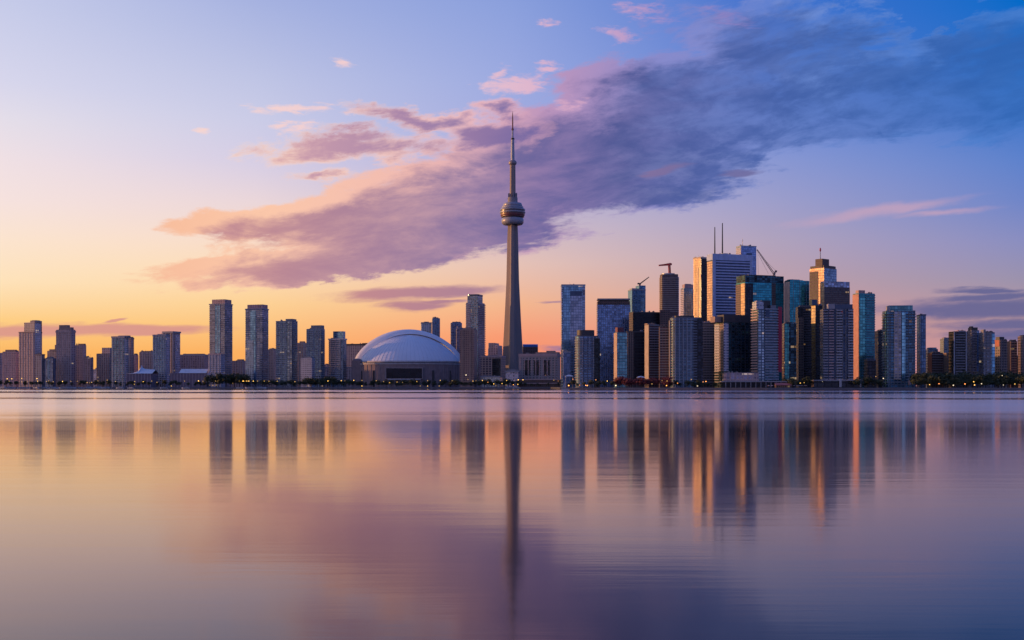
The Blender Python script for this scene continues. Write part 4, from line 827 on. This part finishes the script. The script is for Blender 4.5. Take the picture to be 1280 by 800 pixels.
b = Bld('apartment_tower', 'dark low tower at the right foot of the teal salmon sided tower', AP, 1080, 1080, 1095, 450, 1480, 'N', th=8); b.body(fac('night')); b.band('cornice', NAVY, 449.4, 450.6); b.mass('penthouse', DARK, 1083, 1092, 448)
b = Bld('apartment_tower', 'dark slim tower left of the big rounded blue condo', AP, 1093.5, 1093.5, 1105, 413.5, 1560, 'N', th=8); b.body(fac('night', glass=(.05, .08, .12))); b.mass('penthouse', DARK, 1098, 1103, 411.6); b.slabs('front', 0, 1, DARK, out=.8)
b = Bld('apartment_tower', 'big blue balconied condo with a flat blue roof box, right of centre', AP, 1101.8, 1101.8, 1145.4, 388.5, 1460, 'N', th=10, depth=22)
b.body(fac('condo2', glass=(.04, .15, .28), frame=(.12, .145, .19)), r=5); b.mass('penthouse', fac('teal', glass=(.08, .24, .34)), 1107, 1140.5, 381.8, None, .02, .8); b.mass('penthouse', PALE, 1104, 1108, 382.8, None, .0, .3); b.rings(plain('balcony_blue', (.26, .32, .38), .6), ytop=390, out=1.3, th=.5); b.panel('pink_bay', fac('pale', frame=(.5, .36, .36)), 'front', .27, .50, 390, 474, 1.9); b.panel('glass_bay', fac('blue', glass=(.20, .46, .72)), 'front', .52, .63, 391, 476, 2.2)
b.panel('entrance', plain('salmon_panel', (.48, .30, .26), .6), 'front', .74, .8, 475.5, 481, 2.4)
b = Bld('apartment_tower', 'plain deep blue slab attached right of the big blue balconied condo', AP, 1145.8, 1145.8, 1157.4, 393.5, 1540, 'N', th=10); b.body(fac('blue', glass=(.09, .19, .33))); b.band('cornice', NAVY, 392.8, 394.4, .4); b.fins('front', 3, NAVY)
b = Bld('apartment_tower', 'low blue roofed block right of the plain deep blue slab', AP, 1157, 1157, 1172.5, 436.5, 1640, 'N', th=10); b.body(fac('condo2', glass=(.1, .18, .3), frame=(.12, .145, .19))); b.mass('penthouse', fac('blue'), 1158, 1171, 434.3)
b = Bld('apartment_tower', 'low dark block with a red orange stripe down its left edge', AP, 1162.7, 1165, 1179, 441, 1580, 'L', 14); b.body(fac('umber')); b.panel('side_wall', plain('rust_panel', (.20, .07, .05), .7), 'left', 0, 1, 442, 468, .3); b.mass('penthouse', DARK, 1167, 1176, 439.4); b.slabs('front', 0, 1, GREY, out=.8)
b = Bld('apartment_tower', 'grey slatted tower with a small hipped roof left of the white edged tower', AP, 1175, 1175, 1188, 423.5, 1760, 'N', th=10); b.body(fac('condo2')); b.mass('penthouse', GREY, 1177, 1186, 421.8); b.slabs('front', 0, 1, GREY, out=.8)
b = Bld('apartment_tower', 'short brown block under the grey slatted tower with the hipped roof', AP, 1179, 1179, 1191.5, 441.5, 1560, 'N', th=10); b.body(fac('umber', frame=(.24, .19, .18))); b.fins('front', 4, BROWNC); b.band('cornice', BROWNC, 441, 442.4)
b = Bld('apartment_tower', 'dark tower with two sunlit white vertical edges among the far right group', AP, 1189, 1191.5, 1209, 414.5, 1500, 'L', 14); b.body(fac('night')); b.panel('sunlit_edge', WHITE, 'front', .03, .1, 415, 470, .8); b.panel('sunlit_edge', WHITE, 'front', .88, .96, 415, 470, .8); b.mass('penthouse', plain('salmon_panel', (.48, .30, .26), .6), 1199, 1208, 413); b.slabs('front', .15, .85, GREY, out=.9)  # white strips paint lit edges onto the dark front
b = Bld('apartment_tower', 'tallest far right tower with a dark peaked roof and blue right bay', AP, 1208.5, 1208.5, 1224, 413, 1520, 'N', th=10); b.body(fac('condo2', glass=(.15, .2, .3), frame=(.12, .145, .19))); b.mass('penthouse', DARK, 1209, 1222, 409.2, None, .1, .8); b.mass('penthouse', DARK, 1210, 1215, 407.6, None, .3, .7); b.panel('glass_bay', fac('blue', glass=(.16, .36, .58)), 'front', .72, .95, 414, 470, .8); b.slabs('front', .05, .7, GREY, out=.9)
b = Bld('apartment_tower', 'blue ribbed tower with a bright blue right corner among far right group', AP, 1223.3, 1223.3, 1243.5, 415.5, 1490, 'N', th=10); b.body(fac('condo2', glass=(.12, .2, .32), frame=(.12, .145, .19))); b.mass('penthouse', GREY, 1225, 1229, 411.6, None, .2, .8); b.mass('penthouse', DARK, 1230, 1242, 414, None, .2, .8); b.panel('glass_bay', fac('blue', glass=(.14, .40, .66)), 'front', .72, .98, 417, 473, .8); b.fins('front', 6, GREY, b=.7); b.slabs('front', .0, .7, GREY, out=.8)
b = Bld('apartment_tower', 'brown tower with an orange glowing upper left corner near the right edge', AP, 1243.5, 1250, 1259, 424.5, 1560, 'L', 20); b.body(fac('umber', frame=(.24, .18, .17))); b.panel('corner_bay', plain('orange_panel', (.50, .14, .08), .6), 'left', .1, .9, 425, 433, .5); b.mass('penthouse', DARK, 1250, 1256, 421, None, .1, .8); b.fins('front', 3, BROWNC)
b = Bld('apartment_tower', 'dark brown slab second from the right edge', AP, 1257.5, 1257.5, 1271.5, 426.5, 1600, 'N', th=10); b.body(fac('umber', lit=.02)); b.mass('penthouse', DARK, 1263, 1270, 424.6); b.slabs('front', .1, .9, BROWNC, out=.8)
b = Bld('apartment_tower', 'grey brown tower cut by the right edge of the photo', AP, 1272, 1272, 1292, 420, 1580, 'N', th=10); b.body(fac('umber', frame=(.22, .18, .2))); b.mass('penthouse', DARK, 1274, 1288, 418.6); b.fins('front', 5, GREY)
# far low blocks closing the gaps behind the rows
for i, (x0, x1, yt, lab) in enumerate([
    (-8, 30, 461, 'low mauve block behind the trees at the left edge'), (52, 62, 458, 'low far block in the glowing gap right of the stepped mauve tower'),
    (405, 440, 459, 'low far block in the gap before the dome condo'), (618, 660, 447, 'low far block showing behind the needle foot'),
    (728, 750, 440, 'low far block right of the flat blue tower'), (1085, 1110, 430, 'dim far block left of the big blue condo'),
    (1150, 1200, 447, 'dim far block behind the far right group'), (1236, 1290, 446, 'dim far block behind the right edge towers')]):
    b = Bld('far_block', lab, 'apartment block', x0, x0, x1, yt, 2500 if x0 < 700 else 1900, 'N'); b.body(fac('mauve2' if x0 < 700 else 'umber')); b.band('roof_band', GREY, yt - .4, yt + 1)
# ------------------------------------------------------------------ cranes
def lattice(mb, p, q, w0, w1, n, r):
    p, q = Vector(p), Vector(q); dd = (q - p).normalized()
    a = dd.cross(Vector((0, 1, 0)))
    a = a.normalized() if a.length > .1 else Vector((1, 0, 0)); c = dd.cross(a)
    def cor(t):
        o = p.lerp(q, t); w = w0 + (w1 - w0) * t
        return [o + a * sx * w / 2 + c * sy * w / 2 for sx, sy in ((-1, -1), (1, -1), (1, 1), (-1, 1))]
    A, B_ = cor(0), cor(1)
    for u, v in zip(A, B_): mb.tube(u, v, r, r, 4)
    for i in range(n):
        C0, C1 = cor(i / n), cor((i + 1) / n)
        for j in range(4):
            mb.tube(C0[j], C1[(j + 1) % 4], r * .6, r * .6, 3); mb.tube(C1[j], C1[(j + 1) % 4], r * .6, r * .6, 3)
def crane(label, Y, foot, top, tip, tail, mat, ropes=(), w=2.2, r=.32):
    """foot/top of the mast, tip and tail of the jib in photo pixels"""
    fx, fz = Xp(foot[0], Y), Zp(foot[1], Y)
    c = thing('tower_crane', label, 'crane', (fx, Y, fz))
    L = lambda p: (Xp(p[0], Y) - fx, 0, Zp(p[1], Y) - fz)
    mb = MB(); lattice(mb, (0, 0, 0), L(top), w, w, 6, r); mb.build('mast', mat, c)
    mb = MB(); lattice(mb, L(top), L(tip), w * .9, w * .45, 12, r * .9); mb.build('jib', mat, c)
    if tail: mb = MB(); lattice(mb, L(top), L(tail), w * .9, w * .7, 3, r); mb.build('counter_jib', mat, c); t = L(tail); mb = MB().box(t[0] - 1.6, t[0] + 1.6, -1.2, 1.2, t[2] - 2.5, t[2] + .6); mb.build('counterweight', mat, c)
    t = L(top); mb = MB(); mb.box(t[0] - 1.5, t[0] + 1.5, -2.9, -1.2, t[2] - 2.2, t[2] + .8); mb.build('cab', mat, c)
    for a_, b_ in ropes: mb = MB(); mb.tube(L(a_), L(b_), .22, .22, 4); mb.build('cable', DARK, c)
    return c
crane('red tower crane with a level jib above the tall round ribbed tower', 1915, (837.2, 342), (836.5, 330.5), (823.5, 331.8), (838.6, 329.6), plain('crane_red', (.62, .07, .06), .5), ropes=(((837, 328.6), (826, 331.4)),), w=2.8, r=.75)
crane('small dark luffing crane perched on the stepped blue tower', 2360, (799.5, 357.5), (800, 354.8), (811.2, 346.3), (797.8, 354), DARK, w=2.2, r=.5)
crane('grey lattice crane with a long steep jib behind the green banded tower', 1990, (967.5, 360), (967.6, 342.5), (946.2, 312), (970, 338.5), plain('crane_grey', (.16, .14, .17), .6), ropes=(((947.2, 313), (947.8, 343)), ((948, 318), (960.5, 342)), ((970, 338.5), (956, 325))), w=3.0, r=.34)

# ------------------------------------------------------------------ trees
def leafmat(key, a, bq):
    m, n = new_mat(key); t = n.node('ShaderNodeTexCoord'); oi = n.node('ShaderNodeObjectInfo')
    f = n.noise(n.v('ADD', t.outputs['Object'], n.comb(n.m('MULTIPLY', oi.outputs['Random'], 40), 0.0, 0.0)), .45, 4, .6)
    c = n.mix(n.rng(f, .35, .65), a, bq)
    b = pbsdf(n, Base_Color=c, Roughness=.75)
    return m
GREEN = leafmat('leaf_green', (.020, .034, .016), (.052, .068, .028)); OLIVE = leafmat('leaf_olive', (.028, .038, .018), (.070, .080, .034)); MAROON = leafmat('leaf_maroon', (.10, .018, .025), (.22, .04, .05))
BARK = plain('bark', (.06, .045, .035), .9)
def make_tree(name, label, mat, h, w, seed, n=420, base=.22):
    rn = random.Random(seed); t = thing(name, label, 'tree')
    k = MB(); k.tube((0, 0, 0), (.1, 0, h * .5), .03 * h, .014 * h, 7)
    for i in range(5):
        a = rn.uniform(0, 6.28); k.tube((.05, 0, h * rn.uniform(.25, .42)), (math.cos(a) * w * .3, math.sin(a) * w * .3, h * rn.uniform(.5, .75)), .011 * h, .004 * h, 5)
    k.build('trunk', BARK, t)
    lob = [(rn.uniform(-.28, .28) * w, rn.uniform(-.28, .28) * w, h * rn.uniform(base + .22, .80), rn.uniform(.20, .34) * w) for _ in range(9)] + [(0, 0, h * .82, .22 * w)]
    vs = []; fs = []
    for i in range(n):
        cx, cy, cz, r = rn.choice(lob); u = Vector((rn.gauss(0, 1), rn.gauss(0, 1), rn.gauss(0, 1))).normalized(); q = r * rn.uniform(.55, 1.08)
        p = Vector((cx, cy, cz)) + Vector((u.x * q, u.y * q, u.z * q * .85)); p.z = min(max(p.z, h * base), h)
        s = rn.uniform(.035, .075) * h * .75
        nrm = (u + Vector((rn.uniform(-.6, .6),) * 3)).normalized(); a = nrm.orthogonal().normalized(); b_ = nrm.cross(a); o = len(vs)
        for e, f_ in ((-1, -.6), (.2, -1), (1, .1), (.4, 1), (-.7, .7)): vs.append(tuple(p + a * e * s + b_ * f_ * s + nrm * rn.uniform(-.2, .2) * s))
        fs.append(tuple(range(o, o + 5)))
    k = MB(); k.add(vs, fs); k.build('crown', mat, t); return t
_proto = {}
def tree(kind, x, ytop, Y, label, group):
    """kind: (name, material, aspect) - one crown drawn three ways"""
    v = random.randrange(3); key = (kind, v)
    nm, mat, asp = {'broad': ('broadleaf_tree', GREEN, .95), 'olive': ('broadleaf_tree', OLIVE, .8), 'red': ('red_leaved_tree', MAROON, 1.1), 'poplar': ('poplar_tree', GREEN, .42)}[kind]
    if key not in _proto: _proto[key] = make_tree(nm, label, mat, 10, 10 * asp, hash(key[0]) % 7 + v * 17 + len(kind)); o = _proto[key]
    else: o = copy_tree(_proto[key])
    s = (Zp(ytop, Y) - 2.0) / 10.0 / .98
    o.location = (Xp(x, Y), Y, 2.0); o.scale = (s * random.uniform(.9, 1.2), s * random.uniform(.9, 1.2), s); o.rotation_euler = (0, 0, random.uniform(0, 6.28))
    o['label'] = label; o['group'] = group
    return o
def row(kind, x0, x1, step, y0, y1, lab, grp, dy=(8, 40)):
    x = x0
    while x < x1:
        xx = x + random.uniform(-.3, .3) * step; sx = Xp(xx, 2040 if xx < 694 else 1400)
        tree(kind, xx, random.uniform(y0, y1), shore(sx) + random.uniform(*dy), lab, grp); x += step * random.uniform(.75, 1.25)
row('olive', 0, 262, 7.5, 474.5, 478.5, 'small dusky tree on the promenade below the mauve left towers', 'promenade trees on the far left')
row('broad', 262, 306, 6, 464.5, 471, 'large dark tree between the two tallest left towers', 'dark trees between the tallest left towers')
row('broad', 306, 440, 6, 473.5, 477.5, 'low dark tree in front of the left condo row', 'trees before the left condo row')
row('broad', 385, 425, 7, 469.5, 473, 'taller dark tree beside the low white slatted condo', 'taller trees beside the slatted condo')
row('broad', 440, 600, 5.5, 473.8, 477.5, 'low dark tree in front of the domed stadium', 'trees before the stadium')
row('broad', 600, 648, 5.5, 472.5, 477, 'low dark tree at the foot of the needle tower', 'trees at the needle foot')
row('olive', 650, 700, 9, 477, 480.5, 'small shrub like tree before the broad brown building', 'trees before the broad brown building')
row('olive', 704, 770, 7, 473.5, 479, 'dusky quay tree below the round cornered blue condo', 'quay trees below the blue condos')
row('red', 770, 838, 6.5, 470.5, 474, 'maroon leaved tree by the quay below the orange edged towers', 'maroon trees on the quay', (8, 30))
row('broad', 840, 905, 7, 474, 479, 'dark quay tree below the rounded pale condo', 'quay trees below the rounded condo')
row('broad', 980, 1016, 7, 470.5, 476, 'dark tree beside the white canopied hall', 'trees beside the canopied hall')
row('broad', 1066, 1106, 7, 470, 477, 'dark tree in the shade below the teal salmon sided tower', 'trees below the teal tower')
row('broad', 1145, 1290, 5.2, 463.5, 468.5, 'big dark tree in the dense waterside grove at the right', 'grove trees on the right shore', (25, 55))
row('broad', 1148, 1290, 5.6, 469, 475, 'shorter dark tree along the front edge of the right grove', 'front trees of the right grove', (10, 22))

# ------------------------------------------------------------------ street lamps
AMB = emit('lamp_amber', (1.0, .52, .08), 3.0); ORG = emit('lamp_orange', (1.0, .32, .05), 3.2); WHT = emit('lamp_white', (1.0, .78, .48), 3.0)
POLE = plain('lamp_pole', (.05, .05, .055), .5)
def lamp_proto(mat, label):
    t = thing('street_lamp', label, 'street lamp'); MB().tube((0, 0, 0), (0, 0, 1), .14, .09, 6).build('pole', POLE, t)
    h_ = MB(); h_.lathe([(.1, -.75), (.62, -.45), (.8, 0), (.62, .45), (.1, .75)], 10); o = h_.build('lamp_globe', mat, t, True); o.location = (0, 0, 1.0); return t
_lp = {}
def lamp(x, y, col='A', dy=6):
    xx = Xp(x, 2040 if x < 694 else 1400); Y = shore(xx) + dy; h = max(1.5, Zp(y, Y) - 2.0)
    where = ('before the mauve left towers', 'left promenade lamps') if x < 140 else ('before the tented pavilion and white hall', 'lamps by the white roofed halls') if x < 262 else ('before the left condo row', 'lamps before the left condos') if x < 436 else ('before the domed stadium', 'lamps before the stadium') if x < 575 else ('round the needle tower foot', 'lamps round the needle foot') if x < 702 else ('on the quay below the blue condos', 'lamps below the blue condos') if x < 900 else ('before the white slatted condo', 'lamps before the slatted condos') if x < 1140 else ('among the dark right grove', 'lamps in the right grove')
    word = {'A': 'amber', 'O': 'orange', 'W': 'bright white'}[col]; mat = {'A': AMB, 'O': ORG, 'W': WHT}[col]
    lab = f'{word} street lamp glowing {where[0]}'
    if col not in _lp: _lp[col] = lamp_proto(mat, lab); o = _lp[col]
    else: o = copy_tree(_lp[col])
    o.location = (Xp(x, Y), Y, 2.0); o['label'] = lab; o['group'] = f'{word} {where[1]}'
    for ch in o.children:
        if ch.name.startswith('pole'): ch.scale = (1, 1, h)
        else: ch.location = (0, 0, h); q = random.uniform(.55, 1.0); ch.scale = (q, q, q)
L = []
for a, b in ((89, 182), (145, 182), (112, 210), (267, 177), (267, 220), (343, 215), (455, 180), (463, 210), (573, 215), (600, 208), (655, 218), (770, 215), (872, 212), (952, 212), (1072, 228), (1105, 232), (1128, 225), (1205, 208)): L.append((a / 9.846, 455 + b / 9.846, 'A'))
for a, b in ((38, 198), (142, 215), (378, 215), (483, 217), (587, 210), (652, 225), (375, 250), (828, 270), (992, 210), (1163, 208), (1217, 213)): L.append((130 + a / 9.846, 455 + b / 9.846, 'A'))
for a, b in ((93, 210), (117, 210), (305, 237), (385, 208), (432, 210), (455, 210), (478, 210), (502, 210), (557, 210), (610, 210), (692, 210), (750, 212), (852, 212), (1070, 218), (20, 262), (60, 262), (100, 260)): L.append((260 + a / 9.846, 455 + b / 9.846, 'A'))
for a, b in ((685, 664), (780, 662), (805, 662)): L.append((290 + a / 5.7125, 360 + b / 5.714, 'A'))
for a, b in ((70, 660), (128, 660), (230, 662), (282, 668), (378, 672), (520, 668), (597, 662), (688, 660), (128, 700), (545, 700), (597, 700), (325, 676), (418, 674), (680, 700)): L.append((430 + a / 5.7125, 360 + b / 5.714, 'A'))
for a, b, c in ((52, 205, 'A'), (222, 135, 'W'), (245, 190, 'A'), (307, 210, 'A'), (345, 205, 'A'), (423, 202, 'A'), (490, 225, 'O'), (563, 245, 'A'), (590, 265, 'A'), (665, 240, 'A'), (722, 203, 'A'), (815, 200, 'A'), (865, 195, 'A'), (923, 195, 'A'), (715, 258, 'A'), (805, 255, 'O'), (860, 250, 'A'), (1198, 138, 'O')): L.append((560 + a / 9.846, 455 + b / 9.846, c))
for a, b, c in ((22, 200, 'A'), (75, 210, 'O'), (257, 187, 'O'), (540, 195, 'O'), (680, 210, 'A'), (168, 250, 'O'), (205, 265, 'O'), (340, 260, 'O'), (435, 265, 'O'), (415, 262, 'O'), (785, 265, 'W'), (1230, 245, 'A')): L.append((690 + a / 9.846, 455 + b / 9.846, c))
for a, b, c in ((75, 205, 'A'), (135, 210, 'A'), (130, 265, 'O'), (435, 190, 'A'), (265, 235, 'O'), (580, 220, 'O'), (615, 215, 'O'), (510, 270, 'W')): L.append((820 + a / 9.846, 455 + b / 9.846, c))
for a, b, c in ((495, 235, 'A'), (543, 230, 'A'), (770, 215, 'W')): L.append((950 + a / 9.846, 455 + b / 9.846, c))
for a, b, c in ((95, 100, 'A'), (155, 115, 'W'), (525, 165, 'A'), (600, 158, 'O'), (715, 170, 'W'), (808, 160, 'O'), (878, 142, 'A'), (885, 168, 'A'), (940, 158, 'W'), (1115, 168, 'W'), (1207, 160, 'A'), (1105, 93, 'W')): L.append((1080 + a / 6.4, 455 + b / 6.4, c))
for x, y, c in L: lamp(x, y, c, 5 if y > 470 else 20)

# ------------------------------------------------------------------ boats along the left quay
HULL = plain('boat_hull', (.62, .62, .66), .35); CAB = plain('boat_cabin', (.40, .42, .47), .4)
def make_boat(label, mast):
    t = thing('moored_boat', label, 'boat')
    k = MB(); sec = [(-7, 1.5, .9), (-3, 2.0, 1.0), (2, 1.9, 1.15), (5, 1.2, 1.5), (7, .08, 1.8)]; vs = []; fs = []
    for x, hw, zt in sec: vs += [(x, -hw, zt), (x, -hw * .55, -.35), (x, hw * .55, -.35), (x, hw, zt)]
    for i in range(4):
        for j in range(3): fs.append((i * 4 + j, (i + 1) * 4 + j, (i + 1) * 4 + j + 1, i * 4 + j + 1))
        fs.append((i * 4 + 3, (i + 1) * 4 + 3, (i + 1) * 4, i * 4))
    fs += [(0, 1, 2, 3), (19, 18, 17, 16)]; k.add(vs, fs); k.build('hull', HULL, t)
    k = MB(); k.prism([(-4.5, -1.3), (2.4, -1.1), (2.4, 1.1), (-4.5, 1.3)], 1.0, 2.4, [(-4.2, -1.1), (1.2, -.9), (1.2, .9), (-4.2, 1.1)]); k.build('cabin', CAB, t)
    k = MB(); k.box(-3.8, .9, -1.27, 1.27, 1.65, 2.1); k.build('cabin_window', DARK, t)
    if mast: k = MB(); k.tube((.5, 0, 1.5), (.5, 0, 13), .12, .07, 6); k.tube((.5, 0, 2.9), (-5, 0, 3.0), .12, .1, 6); k.build('mast', PALE, t)
    return t
bp = [make_boat('small white cabin boat moored at the left quay', False), make_boat('white sailing boat with a bare mast at the left quay', True)]
for i, x in enumerate((3, 14, 26, 33, 45, 57, 68, 79, 88, 101, 112, 124, 133, 150, 163, 205, 232, 300, 312, 326, 636, 646)):
    j = 1 if i % 3 == 1 else 0; Y = shore(Xp(x, 2040)) - random.uniform(6, 14)
    first = i < 2
    o = bp[j] if first else copy_tree(bp[j])
    if first: o = bp[j]
    zone = 'left quay' if x < 175 else 'quay before the white roofed hall' if x < 260 else 'quay before the tallest left towers' if x < 400 else 'quay at the needle foot'
    o.location = (Xp(x, Y), Y, .1); o.rotation_euler = (0, 0, random.choice((0, math.pi)) + random.uniform(-.5, .5))
    q = random.uniform(.9, 1.5); o.scale = (q, q, q)
    o['label'] = ('white sailing boat with a bare mast at the ' if j else 'small white cabin boat moored at the ') + zone
    o['group'] = ('sailing boats at the ' if j else 'cabin boats at the ') + zone
# waterside restaurant with a red awning and parasols, right of centre
Yp = 1400
r = thing('restaurant', 'low waterside restaurant with a dull red awning beside the canopied hall', 'restaurant', (Xp(978, Yp), Yp, 2.0))
MB().box(-9, 9, -4, 4, 0, 4.2).build('wall', plain('timber_wall', (.22, .13, .10), .7), r)
k = MB(); k.add([(-10, -6, 3.6), (10, -6, 3.6), (9, 4, 6.2), (-9, 4, 6.2), (-10, -6, 3.2), (10, -6, 3.2)], [(0, 1, 2, 3), (4, 5, 1, 0)]); k.build('awning', plain('red_awning', (.42, .12, .11), .6), r)
k = MB()
for i in range(7): k.box(-8.2 + i * 2.5, -6.6 + i * 2.5, -4.1, -3.9, .8, 2.8)
k.build('window', fac('night', lit=.6, bay=2, floor=3), r)
def parasol():
    t = thing('parasol', 'salmon parasol on the quay right of the red awning restaurant', 'parasol')
    MB().tube((0, 0, 0), (0, 0, 3), .07, .06, 6).build('pole', POLE, t)
    k = MB(); k.lathe([(2.2, 2.5), (1.1, 3.0), (.05, 3.4)], 8); k.build('canopy', plain('parasol_cloth', (.60, .40, .36), .7), t); return t
pp = parasol()
for i, x in enumerate((961, 965, 989, 992.5, 996, 999.5, 1003, 1006.5, 1008)):
    o = pp if i == 0 else copy_tree(pp); o.location = (Xp(x, Yp), Yp + random.uniform(-1, 3), 2.0)
    left = x < 970
    o['label'] = 'salmon parasol on the quay ' + ('left' if left else 'right') + ' of the red awning restaurant'; o['group'] = 'parasols ' + ('left' if left else 'right') + ' of the restaurant'
# white marquee tents
for x, y, Y, lab in ((711.5, 468.5, 1500, 'small pale blue canopy tent at the foot of the flat blue tower'), (801, 470, 1470, 'white dome tent behind the maroon trees')):
    r = thing('tent', lab, 'tent', (Xp(x, Y), Y, 2.0)); h = Zp(y, Y) - 2
    k = MB(); k.prism([(-5, -3), (5, -3), (5, 3), (-5, 3)], h - 2.2, h - 1.2, [(-4.6, -2.7), (4.6, -2.7), (4.6, 2.7), (-4.6, 2.7)]); k.prism([(-4.6, -2.7), (4.6, -2.7), (4.6, 2.7), (-4.6, 2.7)], h - 1.2, h, [(-1, -.6), (1, -.6), (1, .6), (-1, .6)]); k.build('roof', plain('tent_fabric', (.72, .70, .74), .6), r)
    k = MB()
    for sx in (-4.6, 4.6):
        for sy in (-2.6, 2.6): k.tube((sx, sy, 0), (sx, sy, h - 2), .15)
    k.build('frame', PALE, r)
# white sail furled by the quay
r = thing('sailing_boat', 'sailing boat with a white half hoisted sail below the flat blue tower', 'boat', (Xp(706, 1440), 1436, .1))
k = MB(); k.prism([(-4, -1.2), (2.5, -1.2), (4.6, 0), (2.5, 1.2), (-4, 1.2)], -.3, 1.0, [(-4.2, -1.4), (2.6, -1.4), (5.2, 0), (2.6, 1.4), (-4.2, 1.4)]); k.build('hull', HULL, r)
MB().tube((.6, 0, 1), (.6, 0, 14), .12, .07).build('mast', PALE, r)
k = MB(); k.add([(.4, -.06, 2.2), (-3.4, -.06, 2.4), (.4, -.06, 13), (.4, .06, 2.2), (-3.4, .06, 2.4), (.4, .06, 13)], [(0, 1, 2), (3, 5, 4), (0, 3, 4, 1), (1, 4, 5, 2), (2, 5, 3, 0)]); k.build('sail', WHITE, r)
